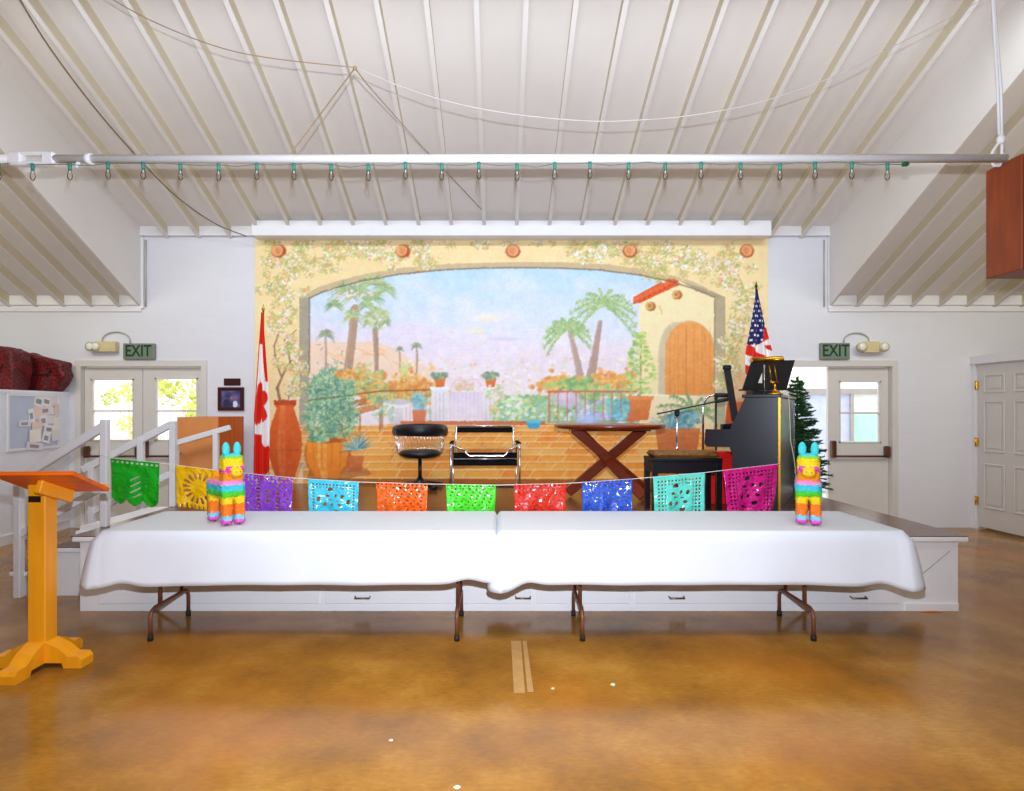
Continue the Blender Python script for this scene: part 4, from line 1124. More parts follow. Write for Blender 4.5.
# ------------------------------------------------------------------ piano
PA = math.radians(-31)
pn = thing('piano', 'black upright piano turned sideways at the stage edge beside the fir tree', 'piano', (XX(780, 5.0), 5.0, STG), PA)
Lp = 1.42; HP = 1.07
prof = [(0, 0), (0, HP - .025), (-.275, HP - .025), (-.40, .765), (-.605, .765), (-.615, .64), (-.595, .61), (-.40, .61), (-.38, .56), (-.38, 0)]
for y_ in (0, Lp - .035): MB().prism([(x, y_, z) for (x, z) in prof], (0, .035, 0)).build('side_panel', BLACK, pn)
prof2 = [(-.01, .06), (-.01, HP - .03), (-.265, HP - .03), (-.36, .80), (-.36, .06)]
MB().prism([(x, .035, z) for (x, z) in prof2], (0, Lp - .07, 0)).build('cabinet', BLACK, pn)
MB().box((-.30, -.015, HP - .028), (.012, Lp + .015, HP), None, .006).build('lid', BLACK, pn)
MB().box((-.59, .035, .62), (-.36, Lp - .035, .70)).build('keybed', BLACK, pn)
kb = MB()
for i in range(44): kb.box((-.585, .085 + i * .0282, .70), (-.48, .085 + i * .0282 + .027, .722))
kb.build('white_keys', mat('ivory_keys', (238, 232, 216), .25), pn)
kb = MB()
for i in range(43):
    if i % 7 not in (2, 6): kb.box((-.55, .103 + i * .0282, .722), (-.48, .103 + i * .0282 + .014, .735))
kb.build('black_keys', BLACK, pn)
MB().bar((-.475, .04, .76), (-.475, Lp - .04, .76), .02, .10).build('key_lid', BLACK, pn)
MB().box((-.012, -.006, .0), (.004, .0, HP - .03)).build('edge_strip', BRASS, pn)
for i in range(3): MB().box((-.45, .62 + i * .09, .04), (-.36, .66 + i * .09, .055), None, .005).build('pedal', BRASS, pn)
MB().box((-.40, 0, -.0), (0, Lp, .06)).build('plinth', BLACK, pn)
zp = STG + HP

# lamp on the piano
lp = thing('piano_lamp', 'brass piano lamp with long shade on top of the black piano', 'lamp', (XX(775, 5.12), 5.12, zp))
MB().lathe([(.065, 0), (.065, .006), (.05, .012), (.018, .035), (.01, .05), (.008, .09)], n=20).build('base', BRASS, lp)
lpz = ZZ(361, 5.12) - zp
MB().tube([(0, 0, .085), (-.035, 0, .11), (-.035, 0, .12)], .006, 8).tube([(-.028, -.0, .10), (-.055, -.0, lpz)], .005, 8).tube([(.018, 0, .10), (-.01, 0, lpz)], .005, 8).tube([(-.04, 0, .105), (.03, 0, .105)], .007, 8).build('arm', BRASS, lp)
sh = []
for i in range(2):
    x = (-.205, .062)[i]
    sh.append([(x, .035 * math.cos(a_), lpz - .005 + (.012 if i else -.0) + .035 * math.sin(a_)) for a_ in [math.radians(-5 + 190 * q / 12) for q in range(13)]])
ms = MB().sheet(sh); ms.f.append(tuple(range(13))); ms.sm.append(False); ms.f.append(tuple(range(13, 26))[::-1]); ms.sm.append(False)
ms.build('shade', BRASS, lp, solid=.003)
MB().tube([(-.10, -.02, 0), (-.10, -.02, lpz)], .005, 8).build('support_rod', CHROME, lp)
cordp = [(.03, .03, .005), (.12, .10, .01)]
bx = lambda px, py, D: tuple(PX(px, py, D) - Vector((XX(775, 5.12), 5.12, zp)))
MB().tube([(.03, -.03, .006), bx(785, 390.5, 5.07), bx(788.5, 394.5, 5.08), bx(789.5, 410, 5.08), bx(790.5, 440, 5.09), bx(794, 458, 5.12), bx(796, 475, 5.13), bx(795.5, 500, 5.13)], .004, 6).build('cord', mat('cream_cord', (226, 206, 170), .6), lp)
# music desk
md_ = thing('music_desk', 'tilted black music desk standing on the piano behind the brass lamp', 'music stand', tuple(PX(765, 390, 5.25)))
OM = PX(765, 390, 5.25)
q = [PX(743, 389, 5.20), PX(787, 388.5, 5.36), PX(795, 360, 5.44), PX(752, 361, 5.28)]
nn = (q[1] - q[0]).cross(q[3] - q[0]).normalized()
MB().prism([p - OM for p in q], nn * -.012).build('panel', BLACKM, md_)
MB().bar(PX(741, 390, 5.17) - OM, PX(788, 389.5, 5.33) - OM, .06, .014).build('ledge', BLACKM, md_)
zpl = PX(741, 390, 5.17).z - OM.z
MB().box((-.10, .02, zp - OM.z), (.14, .16, zpl - .003)).build('foot', BLACKM, md_)
pp = MB().prism([PX(758, 383, 5.225), PX(762, 383, 5.24), PX(762, 373, 5.27)], (0, -.004, 0)); 
tag(pp.build('paper_slip', mat('white_paper', (240, 236, 226), .8), None, origin=PX(760, 383, 5.23)), 'small white paper slip resting against the black music desk', 'paper')
# bench with cushion
OBn = Vector((XX(682, 5.55), 5.55, STG))
be = thing('piano_bench', 'black piano bench with deep apron in front of the red box', 'bench', tuple(OBn))
bw = .32; bh = .50
MB().box((-bw, -.17, bh - .035), (bw, .17, bh), None, .008).build('seat', BLACK, be)
MB().box((-bw + .02, -.155, bh - .14), (bw - .02, -.135, bh - .035)).box((-bw + .02, .135, bh - .14), (bw - .02, .155, bh - .035)).box((-bw + .02, -.155, bh - .14), (-bw + .04, .155, bh - .035)).box((bw - .04, -.155, bh - .14), (bw - .02, .155, bh - .035)).build('apron', BLACK, be)
for sx_ in (-1, 1):
    for sy_ in (-1, 1):
        x, y = sx_ * (bw - .03), sy_ * .14
        MB().prism([(x - .024, y - .022, bh - .035), (x + .024, y - .022, bh - .035), (x + .024, y + .022, bh - .035), (x - .024, y + .022, bh - .035)], (0, 0, -bh + .035)).build('leg', BLACK, be)
cs = MB(); cs.rbox((-.30, -.15, 0), (.30, .15, .055), .024)
o = cs.build('bench_cushion', mat('bronze_brocade', (134, 86, 30), .6, var=.45, scale=45, bump=.4, bscale=60), None)
o.location = OBn + Vector((0, 0, bh + .001)); tag(o, 'flat brown and gold patterned cushion on the black piano bench', 'cushion')
# red box under the keyboard
rb = thing('storage_box', 'bright red box standing on the stage behind the piano bench', 'box', (XX(718, 5.98), 5.98, STG), 0)
MB().rbox((-.20, -.10, 0), (.13, .12, .52), .012).build('body', mat('red_plastic', (238, 20, 16), .4, var=.04), rb)
MB().rbox((-.205, -.105, .47), (.135, .125, .495), .004).build('rim', mat('red_plastic', (238, 20, 16)), rb)

# ------------------------------------------------------------------ microphone stands and rods behind the bench
def at(px, D): return (XX(px, D), D, STG)
Dm = 6.35; o0 = Vector(at(677, Dm))
ms_ = thing('microphone_stand', 'silver microphone stand with long thin boom behind the piano bench', 'microphone stand', tuple(o0))
mb = MB()
for k_ in range(3):
    a_ = .5 + k_ * 2 * PI / 3; mb.tube([(0, 0, .10), (.22 * math.cos(a_), .22 * math.sin(a_), .012)], .009, 8)
mb.build('tripod', BLACKM, ms_)
MB().tube([(0, 0, .08), (0, 0, ZZ(413, Dm) - STG)], .010, 10).build('pole', CHROME, ms_)
MB().rbox((-.025, -.022, ZZ(416, Dm) - STG), (.025, .022, ZZ(409.5, Dm) - STG), .01).build('clamp', BLACKM, ms_)
p0, p1 = PX(657, 414, Dm - .03) - o0, PX(729, 399, Dm - .03) - o0
bo = MB().tube([p0, p1], .0075, 8).build('boom', BLACKM, ms_)
MB().tube([p1 - (p1 - p0).normalized() * .13, p1], .02, 10).build('counterweight', BLACKM, ms_)
Dm = 6.5; o1 = Vector(at(703, Dm))
ca = thing('bent_chrome_rod', 'chrome rod bent over at the top standing behind the bench', 'rod', tuple(o1))
z0 = 0; zt2 = ZZ(395, Dm) - STG; xr = XX(715, Dm) - o1.x
MB().tube([(0, 0, .012), (0, 0, zt2 - .13), (.012, 0, zt2 - .07), (.05, 0, zt2 - .02), (.10, 0, zt2 - .005), (xr + .04, 0, zt2)], .013, 10).build('rod', CHROME, ca)
MB().tube([(xr + .0, 0, zt2), (xr + .16, 0, zt2 - .003)], .024, 10).build('grip', BLACKM, ca)
MB().lathe([(.09, 0), (.09, .012), (.03, .03), (.015, .05)], n=20).build('base', BLACKM, ca)
Dm = 6.62; o2 = Vector(at(716, Dm))
b2 = thing('music_stand', 'thin black stand pole behind the keyboard of the piano', 'stand', tuple(o2))
MB().tube([(0, 0, .04), (0, 0, ZZ(398, Dm) - STG)], .011, 8).build('pole', BLACKM, b2)
MB().ball((0, 0, ZZ(398, Dm) - STG), .022, 10, 7).build('knob', BLACKM, b2)
MB().lathe([(.12, 0), (.12, .012), (.03, .03), (.012, .05)], n=20).build('base', BLACKM, b2)
# slim black case leaning by the piano
DG = 6.0
g0 = PX(741, 470, DG); g1 = PX(727, 368, DG + .04)
gs = thing('black_pole', 'slim black padded pole leaning above the piano keyboard', 'pole', (g0.x, g0.y, STG + .812))
og = Vector((g0.x, g0.y, STG + .812))
gb = PX(735.6, 421.5, DG + .02)
MB().bar(gb - og, g1 - og, .065, .04, up=(0, 1, 0), b=.012).build('shaft', BLACKM, gs)
MB().rbox(tuple(g1 - og - Vector((.04, .03, .02))), tuple(g1 - og + Vector((.04, .03, .03))), .012).build('end_cap', BLACKM, gs)

# ------------------------------------------------------------------ fir tree
DX = 6.75
tr_ = thing('christmas_tree', 'dark green artificial fir tree between the piano and the doorway', 'tree', (XX(797, DX), DX, STG))
ht = ZZ(377, DX) - STG
MB().tube([(0, 0, .03), (0, 0, ht * .6), (0, 0, ht - .02)], [.022, .015, .004], 8).build('trunk', mat('fir_trunk', (84, 64, 44), .8), tr_)
MB().lathe([(.14, 0), (.14, .02), (.04, .04), (.025, .08)], n=16).build('tree_stand', mat('green_stand', (30, 50, 30), .5), tr_)
nd = MB()
lev = 30
for l in range(lev):
    z = .12 + (ht - .18) * l / (lev - 1); rad = .05 + .30 * (1 - l / (lev - 1)) ** .85
    nb = 15 if l < 18 else 10
    for k_ in range(nb):
        a_ = 2 * PI * (k_ + R.random() * .7) / nb + l * .6; L_ = rad * R.uniform(.75, 1.1)
        d = Vector((math.cos(a_), math.sin(a_), R.uniform(-.25, .35))).normalized(); sd = d.cross(Vector((0, 0, 1))).normalized()
        b0 = Vector((0, 0, z)); nd.tube([b0, b0 + d * L_], .0035, 4)
        nn_ = int(L_ * 110) + 6
        for i in range(nn_):
            t_ = (i + .5) / nn_; p = b0 + d * L_ * t_
            for s_ in (-1, 1, 0):
                e = (sd * s_ * .8 + d * .75 + Vector((0, 0, R.uniform(-.3, .5)))).normalized() * R.uniform(.03, .055)
                w_ = d.cross(e).normalized() * .005 if s_ else sd * .005
                nd.add([p - w_, p + w_, p + e + w_ * .3, p + e - w_ * .3], [(0, 1, 2, 3)])
for i in range(30):
    e = Vector((R.gauss(0, .4), R.gauss(0, .4), 1)).normalized() * .07; p = Vector((0, 0, ht - .07 + R.random() * .05)); w_ = Vector((.004, 0, 0)); nd.add([p - w_, p + w_, p + e], [(0, 1, 2)])
nd.build('needles', mat('fir_green', (42, 82, 36), .6, var=.4, scale=14), tr_)

# ------------------------------------------------------------------ flags on poles
def flag(name, label, px_top, py_top, D, drop, wmax, colour, lean=0.0, wtop=.02, finial=BRASS, skew=0.0):
    o = Vector((XX(px_top, D), D, STG)); t = thing(name, label, 'flag', tuple(o))
    H = ZZ(py_top, D) - STG
    MB().tube([(0, 0, .03), (lean * .5, 0, H * .5), (lean, 0, H)], .012, 10).build('pole', BRASS, t)
    MB().lathe([(.11, 0), (.11, .02), (.04, .05), (.02, .10), (.016, .12)], n=20).build('base', BRASS, t)
    MB().lathe([(.006, 0), (.02, .02), (.008, .05), (.001, .085)], (lean, 0, H), 12).build('finial', finial, t)
    NI_, NJ_ = 110, 56; g = []; cols = []
    for i in range(NI_ + 1):
        v = i / NI_; row = []
        w_ = wtop + (wmax - wtop) * min(1, v / .62) ** 1.1
        for j in range(NJ_ + 1):
            u = j / NJ_
            dep = .035 * math.sin(u * 15 + v * 2.2) * min(1, .25 + v * 1.5) * (.5 + w_ / wmax * .6)
            bot = (.07 * math.sin(u * 8 + 1.0)) * v ** 6
            row.append(Vector((lean * (1 - v * drop / H) + (u - .5) * w_ + skew * v - .004, -.03 + dep - .03 * v, H - .02 - drop * v + bot)))
            cols.append(lin(colour(u, v)))
        g.append(row)
    f = MB().sheet(g).build('cloth', vcol_mat('flag_cloth', .6, .3), t, solid=.003)
    at_ = f.data.color_attributes.new('Col', 'FLOAT_COLOR', 'POINT')
    at_.data.foreach_set('color', np.array(cols, np.float32).ravel())
    return t
RED, FW, NAVY = (226, 40, 22), (244, 238, 236), (34, 38, 96)
def canada(u, v):
    # a folded red-white-red flag with part of its leaf
    if v < .20: return RED
    if v < .42:
        return FW if .10 + (v - .2) * .2 < u < .78 - (.42 - v) * .6 else RED
    if v < .74:
        cx, cy = .42, .56; x, y = (u - cx) / .5, (v - cy) / .15
        r = math.hypot(x, y); a = math.atan2(-y, x)
        leaf = .55 + .35 * abs(math.sin(a * 2.5 + .4)) ** 1.4
        if r < leaf or u < .16: return RED
        return FW
    if v < .82: return FW if u > .45 + (v - .74) * 3 or u < .1 else RED
    return RED
flag('canadian_flag', 'furled red and white maple leaf flag on a pole beside the painted urn', 262.5, 311, 7.2, 1.98, .215, canada, lean=.01, skew=.015)
def usa(u, v):
    if v < .52 and u < 1.0 - max(0, v - .34) * 2.6:
        b = int(v * 22)
        fu, fv = (u * 4 + (b % 2) * .5) % 1, (v * 22) % 1
        return FW if v > .08 and math.hypot((fu - .5) * .9, fv - .5) < .20 else NAVY
    if v < .52: return FW if int((u * .8 + v * 9)) % 2 else RED
    s = (v * 9.0 - u * 1.6)
    return RED if int(s * 1.1 + 20) % 2 else FW
flag('american_flag', 'furled stars and stripes flag on a pole behind the piano', 757, 288, 7.25, 1.30, .32, usa, lean=-.01, skew=.03, finial=mat('dark_finial', (40, 44, 40), .4))
# ------------------------------------------------------------------ things on the walls
SIGN = mat('sign_grey_green', (120, 132, 118), .5, var=.06)
SIGNF = mat('sign_face', (110, 134, 112), .45, var=.06)
LET = mat('letter_dark_green', (22, 50, 28), .5)
def exit_sign(label, x0, x1, y0, y1):
    D = WALL - .03; c = PX((x0 + x1) / 2, (y0 + y1) / 2, D); w_, h_ = (x1 - x0) * D / F, (y1 - y0) * D / F
    t = thing('exit_sign', label, 'exit sign', (c.x, WALL, c.z))
    MB().rbox((-w_/2, -.055, -h_/2), (w_/2, 0, h_/2), .006).build('housing', mat('sign_housing', (136, 132, 124), .5), t)
    MB().box((-w_/2 + .018, -.059, -h_/2 + .018), (w_/2 - .018, -.054, h_/2 - .018)).build('face', SIGNF, t)
    text('lettering', 'EXIT', h_ * 1.0, LET, t, (0, -.0595, 0), (PI/2, 0, 0), .0015, .80)
    return t
exit_sign('grey green EXIT sign above the double doors by the bulletin board', 124, 155, 343.5, 359.5)
exit_sign('grey green EXIT sign above the open doorway by the piano', 820, 849, 343, 359.5)
CREAM = mat('cream_plastic', (214, 198, 150), .5, var=.04)
LENS = mat('lamp_lens', (236, 234, 228), .15, var=.03)
def emergency(label, x0, x1, y0, y1, heads, exx, eyy):
    D = WALL - .05; c = PX((x0 + x1) / 2, (y0 + y1) / 2, D); w_, h_ = (x1 - x0) * D / F, (y1 - y0) * D / F
    t = thing('emergency_light', label, 'emergency light', (c.x, WALL, c.z))
    MB().rbox((-w_/2, -.09, -h_/2), (w_/2, 0, h_/2), .008).box((-w_/2 + .1, -.093, -h_/2 + .03), (w_/2 - .02, -.089, h_/2 - .03)).build('housing', CREAM, t)
    Mr = Matrix.Rotation(PI/2, 4, 'X')
    for hx in heads:
        h = MB().lathe([(.03, .0), (.058, .03), (.062, .07), (.06, .08), (.01, .08)], (XX(hx, D) - c.x, -.03, 0), 16, Mr).build('lamp_head', CREAM, t)
        MB().lathe([(.05, .081), (.04, .09), (.005, .094)], (XX(hx, D) - c.x, -.03, 0), 16, Mr).build('lens', LENS, h)
    # curved conduit
    a, b = exx; zt = ZZ(eyy, WALL) - c.z; x0_, x1_ = XX(a, WALL) - c.x, XX(b, WALL) - c.x
    pts = [(x0_, -.02, h_/2 - .01)]
    for i in range(11):
        an = PI - PI * i / 10; pts.append(((x0_ + x1_)/2 + (x1_ - x0_)/2 * math.cos(an), -.02, h_/2 + .02 + (zt - h_/2 - .02) * math.sin(an)))
    pts.append((x1_, -.02, h_/2 - .02))
    MB().tube(pts, .008, 8).build('conduit', mat('grey_conduit', (176, 172, 160), .45), t)
emergency('cream emergency light joined by conduit to the EXIT sign near the bulletin board', 96, 117, 341.5, 352, (92.5, 98), (103, 131), 332)
emergency('cream emergency light with two lamp heads beside the sign over the open doorway', 863, 878, 341.5, 353, (860, 882), (843, 868), 333)

c = PX(231.5, 399, WALL)
pf = thing('picture_frame', 'small dark red framed picture hanging beside the double doors', 'picture', (c.x, WALL, c.z))
w_, h_ = .166, .150
mb = MB()
for (a, b) in (((-w_, -.03, -h_), (-w_ + .03, 0, h_)), ((w_ - .03, -.03, -h_), (w_, 0, h_)), ((-w_ + .03, -.03, -h_), (w_ - .03, 0, -h_ + .03)), ((-w_ + .03, -.03, h_ - .03), (w_ - .03, 0, h_))): mb.box(a, b, None, .004)
mb.build('frame', mat('oxblood_wood', (70, 16, 18), .35), pf)
g = [[(-w_ + .02 + (2*w_ - .04) * j / 40, -.012, h_ - .02 - (2*h_ - .04) * i / 36) for j in range(41)] for i in range(37)]
im = MB().sheet(g, False).build('picture', vcol_mat('print_paper', .3, .5), pf)
cols = []
for i in range(37):
    for j in range(41):
        u, v = j / 40, i / 36; q_ = math.sin(u * 9 + v * 4) * math.sin(v * 8 - u * 3)
        c_ = np.array((86, 84, 130)) + q_ * np.array((40, 24, 20))
        if (u - .30) ** 2 + ((v - .72) * .8) ** 2 < .03: c_ = np.array((52, 54, 84))
        if (u - .68) ** 2 * 2 + ((v - .76) * .8) ** 2 < .02: c_ = np.array((220, 226, 246))
        if (u - .52) ** 2 * 2 + (v - .45) ** 2 < .006: c_ = np.array((190, 110, 90))
        if min(u, 1 - u, v, 1 - v) < .1: c_ = np.array((64, 40, 52))
        cols.append(lin(np.clip(c_, 0, 255)))
im.data.color_attributes.new('Col', 'FLOAT_COLOR', 'POINT').data.foreach_set('color', np.array(cols, np.float32).ravel())
c = PX(232.5, 382, WALL)
pl = MB().rbox((-.105, -.018, -.045), (.105, 0, .045), .004).build('plaque', mat('dark_plaque', (58, 16, 16), .35), None); pl.location = (c.x, WALL, c.z)
tag(pl, 'little dark wooden plaque above the framed picture', 'plaque')

# tan cupboard beside the stage
TAN = mat('tan_laminate', (222, 144, 82), .45, var=.05); RUST = mat('orange_veneer', (204, 98, 26), .4, var=.12, scale=4, stretch=(4, 4, .6))
cb0 = Vector((XX(177, 6.76), 6.76, 0)); cw = (218 - 177) * 6.76 / F; chh = ZZ(417, 6.76)
cb = thing('cupboard', 'tall tan cupboard with rust coloured side standing by the double doors', 'cupboard', tuple(cb0))
MB().box((0, .02, 0), (cw, .68, chh)).build('body', RUST, cb)
d_ = MB().box((.0, 0, .03), (cw - .002, .02, chh)).build('door', TAN, cb)
MB().lathe([(.008, 0), (.010, .02), (.024, .03), (.024, .045), (.01, .052)], (.045, 0, ZZ(452.5, 6.76)), 14, Matrix.Rotation(PI/2, 4, 'X')).build('knob', CHROME, d_)

# bulletin board on the closet wall, with pinned papers
DBF, DBN = 7.44, 6.64
bx0 = CLX + .002
bb = thing('bulletin_board', 'pale blue pinboard covered with papers on the white closet wall', 'bulletin board', (bx0, 7.04, 1.37))
zt_, zb_ = .325, -.335; y0_, y1_ = DBN - 7.04, DBF - 7.04
MB().box((0, y0_ + .01, zb_ + .01), (.012, y1_ - .01, zt_ - .01)).build('board', mat('board_blue', (196, 206, 226), .7, var=.05, scale=5), bb)
mb = MB()
for (a, b) in (((0, y0_, zb_), (.022, y0_ + .03, zt_)), ((0, y1_ - .03, zb_), (.022, y1_, zt_)), ((0, y0_ + .03, zb_), (.022, y1_ - .03, zb_ + .03)), ((0, y0_ + .03, zt_ - .03), (.022, y1_ - .03, zt_))): mb.box(a, b, None, .003)
mb.build('frame', TRIMW, bb)
spots = [(.18, .24, .14, .09), (.31, .24, .11, .09), (.06, .24, .12, .10), (.30, .12, .12, .07), (.16, .13, .13, .08), (.04, .10, .10, .12), (-.06, .07, .07, .13), (.25, .02, .15, .08), (.12, .01, .10, .10), (.33, -.03, .07, .12), (-.16, -.02, .14, .06), (.02, -.05, .12, .08),
         (.21, -.10, .13, .08), (.31, -.17, .10, .11), (.16, -.20, .10, .10), (-.01, -.17, .14, .12), (-.02, -.29, .20, .07), (.33, .15, .06, .10)]
pc = [(244, 244, 246), (236, 232, 230), (240, 240, 240), (246, 240, 226), (232, 226, 236), (240, 214, 200)]
for i, (yy, z_, w2, h2) in enumerate(spots):
    w2 *= 1.25; h2 *= 1.25
    a_ = R.uniform(-.25, .25); Mr = Matrix.Translation((.0135 + i * .0008, yy, z_)) @ Matrix.Rotation(a_, 4, 'X')
    pa = MB().box((0, -w2/2, -h2/2), (.0008, w2/2, h2/2), Mr).build('pinned_paper', mat('note_%d' % (i % 6), pc[i % 6], .8, var=.03), bb)
    if i % 2 == 0:
        MB().box((.0008, -w2 * .3, -h2 * .25), (.0012, w2 * .25, h2 * .2), Mr).build('print_block', mat('faded_print_%d' % (i % 4), [(170, 150, 150), (210, 150, 120), (150, 160, 170), (180, 176, 150)][i % 4], .8), pa)

# dark red bundles on the closet
def plaid():
    m = bpy.data.materials.new('dark_red_plaid'); m.use_nodes = True
    nt = m.node_tree; b = nt.nodes['Principled BSDF']; L = nt.links
    tc = nt.nodes.new('ShaderNodeTexCoord'); mp = nt.nodes.new('ShaderNodeMapping'); mp.inputs['Rotation'].default_value = (.6, .4, .7); L.new(tc.outputs['Object'], mp.inputs['Vector'])
    ck = nt.nodes.new('ShaderNodeTexChecker'); ck.inputs['Scale'].default_value = 26; ck.inputs['Color1'].default_value = lin((120, 12, 18)); ck.inputs['Color2'].default_value = lin((72, 5, 12)); L.new(mp.outputs[0], ck.inputs['Vector'])
    L.new(ck.outputs['Color'], b.inputs['Base Color']); b.inputs['Roughness'].default_value = .55
    return m
PLAID = plaid()
def bundle(label, px, D, dep):
    pts = [PX(x, y, D) for (x, y) in px]; o = Vector((sum(q.x for q in pts) / len(pts), D + dep / 2, 1.736))
    t = thing('cloth_bag', label, 'bag', tuple(o))
    lo = min(q.z for q in pts); pts = [Vector((q.x, q.y, q.z - lo + 1.736)) - o for q in pts]
    bo = MB().prism(pts, (0, dep, 0)).build('body', PLAID, t)
    bv = bo.modifiers.new('soft_edges', 'BEVEL'); bv.width = .035; bv.segments = 3
    ss = bo.modifiers.new('finer', 'SUBSURF'); ss.subdivision_type = 'SIMPLE'; ss.levels = ss.render_levels = 3
    tx = bpy.data.textures.new('folds', 'CLOUDS'); tx.noise_scale = .16
    dm = bo.modifiers.new('folds', 'DISPLACE'); dm.texture = tx; dm.strength = .045; dm.mid_level = .5
    zc2 = (max(q.z for q in pts)) * .62; xm = sum(q.x for q in pts) / len(pts)
    MB().tube([(xm - .12, .0 - dep / 2 - .005, zc2), (xm - .08, -dep / 2 - .03, zc2 - .08), (xm + .08, -dep / 2 - .03, zc2 - .09), (xm + .12, -dep / 2 - .005, zc2 - .02)], .011, 8).build('strap', mat('dark_red_strap', (70, 6, 12), .7), t)
bundle('big dark red checked cloth bag on the closet top above the pinboard', [(13, 390), (13, 354), (23, 351.5), (62, 361.5), (61, 368), (65, 375), (54, 391)], 7.36, .20)
bundle('dark red cloth bag on the closet top, cut by the picture edge', [(-40, 390), (-38, 352), (-10, 345), (3, 346), (12, 351), (13, 372), (11, 390)], 6.95, .30)

# ------------------------------------------------------------------ overhead: tie rod, string lights, wires, loudspeaker
DRD = 4.0
zr = ZZ(159, DRD); xl, xr_ = -4.9, XX(1001, DRD)
ROD = mat('white_enamel', (250, 250, 252), .5, var=.01)
rd = thing('tie_rod', 'long white steel tie rod spanning the hall below the ceiling', 'rod', (0, DRD, zr))
RR = .028
MB().tube([(xl, 0, 0), (XX(20, DRD), 0, .0)], RR, 14).tube([(XX(48, DRD), 0, 0), (xr_ + .03, 0, 0.004)], RR, 14).build('bar', ROD, rd)
tx0, tx1 = XX(12, DRD), XX(52, DRD)
mb = MB().bar((tx0 + .04, 0, .032), (tx1 - .02, 0, .032), .05, .028, b=.008).bar((tx0 + .04, 0, -.034), (tx1 - .02, 0, -.034), .05, .028, b=.008)
mb.rbox((tx0 - .02, -.03, -.045), (tx0 + .08, .03, .045), .014).rbox((tx1 - .06, -.03, -.045), (tx1 + .03, .03, .045), .014)
mb.build('turnbuckle', ROD, rd)
MB().tube([(XX(86, DRD), 0, 0), (XX(92, DRD), 0, 0)], .036, 12).build('collar', ROD, rd)
MB().tube([(XX(79, DRD), 0, -.02), (XX(76, DRD), 0, -.055)], .014, 8).build('latch', ROD, rd)

sl = thing('string_light', 'string of clear bulbs with green sockets hanging under the white tie rod', 'string light', (0, DRD, zr))
GREEN = mat('socket_green', (62, 146, 128), .5)
BULB = glass('bulb_glass', (252, 250, 246), .08)
bulbs = [1, 35, 72, 110, 145, 182, 220, 258, 295, 332, 369, 406, 442, 479, 517, 554.5, 589.5, 628, 664.5, 700, 739.5, 778.5, 813.5, 850, 885.5]
cp = []; tops = []
for i, b in enumerate(bulbs):
    dz = -.035 - R.uniform(0, .014); tops.append(dz); cp.append((XX(b, DRD), -.02, dz))
    if i < len(bulbs) - 1: cp.append((XX((b + bulbs[i + 1]) / 2, DRD), -.022, dz - R.uniform(-.012, .018)))
cp.append((XX(902, DRD), -.02, -.045)); cp.insert(0, (XX(-20, DRD), -.02, -.04))
MB().tube(cp, .003, 6).build('cord', mat('cord_green', (116, 132, 116), .6), sl)
FIL = mat('bulb_base', (240, 236, 228), .4)
for b, dz in zip(bulbs, tops):
    x = XX(b, DRD)
    so = MB().tube([(x, -.02, dz + .006), (x, -.02, dz - .04)], [.013, .011], 10).build('socket', GREEN, sl)
    MB().lathe([(.008, -.0), (.010, -.012), (.015, -.03), (.0165, -.045), (.012, -.062), (.003, -.070)][::-1], (x, -.02, dz - .038), 12).build('bulb', BULB, so)
    MB().tube([(x, -.02, dz - .04), (x, -.02, dz - .062)], .004, 6).build('filament', FIL, so)
MB().rbox((XX(902, DRD) - .01, -.035, -.055), (XX(902, DRD) + .028, -.005, -.03), .004).build('plug', mat('plug_green', (22, 90, 60), .5), sl)

# rope hanging at the rod's end
rp0 = Vector((xr_, DRD, zr))
ztop = zc(DRD)
rp = thing('hanging_rope', 'white rope dropping from the ceiling to the end of the tie rod', 'rope', tuple(rp0))
mb = MB().tube([(-.012, 0, .16), (-.022, 0, .5), (-.055, 0, 1.05), (-.07, 0, ztop - zr)], .009, 8).tube([(.006, 0, .16), (.002, 0, .45), (-.045, 0, 1.0), (-.06, 0, ztop - zr)], .009, 8)
mb.build('strand', ROD, rp)
mb = MB().ball((0, 0, .13), (.026, .026, .032), 12, 8).tube([(-.008, .0, .12), (-.034, .03, .06), (-.036, .034, 0), (-.02, .036, -.03), (.02, .036, -.032), (.034, .034, 0), (.032, .03, .06), (.008, 0, .12)], .009, 8)
mb.build('loop', ROD, rp)

# wires
def on_ceiling(px, py, k_=.985):
    e = (CY - py) / F; D = (ZC + SLC * WALL - EYE) / (e + SLC); return PX(px, py, D * k_)
def wire(label, pts, r, m, o=None):
    ob = MB().tube(pts, r, 6).build('hanging_wire', m, None, origin=pts[0]); tag(ob, label, 'wire'); return ob
def smooth(pts, n=6):
    P = [Vector(p) for p in pts]; out = []
    for i in range(len(P) - 1):
        a, b, c_, d_ = P[max(0, i - 1)], P[i], P[i + 1], P[min(len(P) - 1, i + 2)]
        for k_ in range(n):
            t = k_ / n
            out.append(.5 * ((2 * b) + (c_ - a) * t + (2 * a - 5 * b + 4 * c_ - d_) * t * t + (3 * b - a - 3 * c_ + d_) * t ** 3))
    return out + [P[-1]]
DARKW = mat('dark_cable', (120, 98, 76), .6); PALEW = mat('pale_cable', (226, 224, 220), .5); TANW = mat('tan_cable', (176, 148, 112), .6)
wire('dark cable sagging along the ceiling rafters toward the header corner', smooth([on_ceiling(*p) for p in ((14, -10), (50, 48), (95, 108), (133, 152), (165, 186), (190, 207))] + [PX(218, 225, 7.3), PX(246, 236, 7.4)]), .006, DARKW)
Dk = 4.15
cat_ = [PX(x, y, Dk) for (x, y) in ((100, -8), (150, 20), (215, 46), (270, 58), (355, 67.5))]
wire('thin pale wire swagged from the ceiling rafters to the wire joint', smooth(cat_), .0035, TANW)
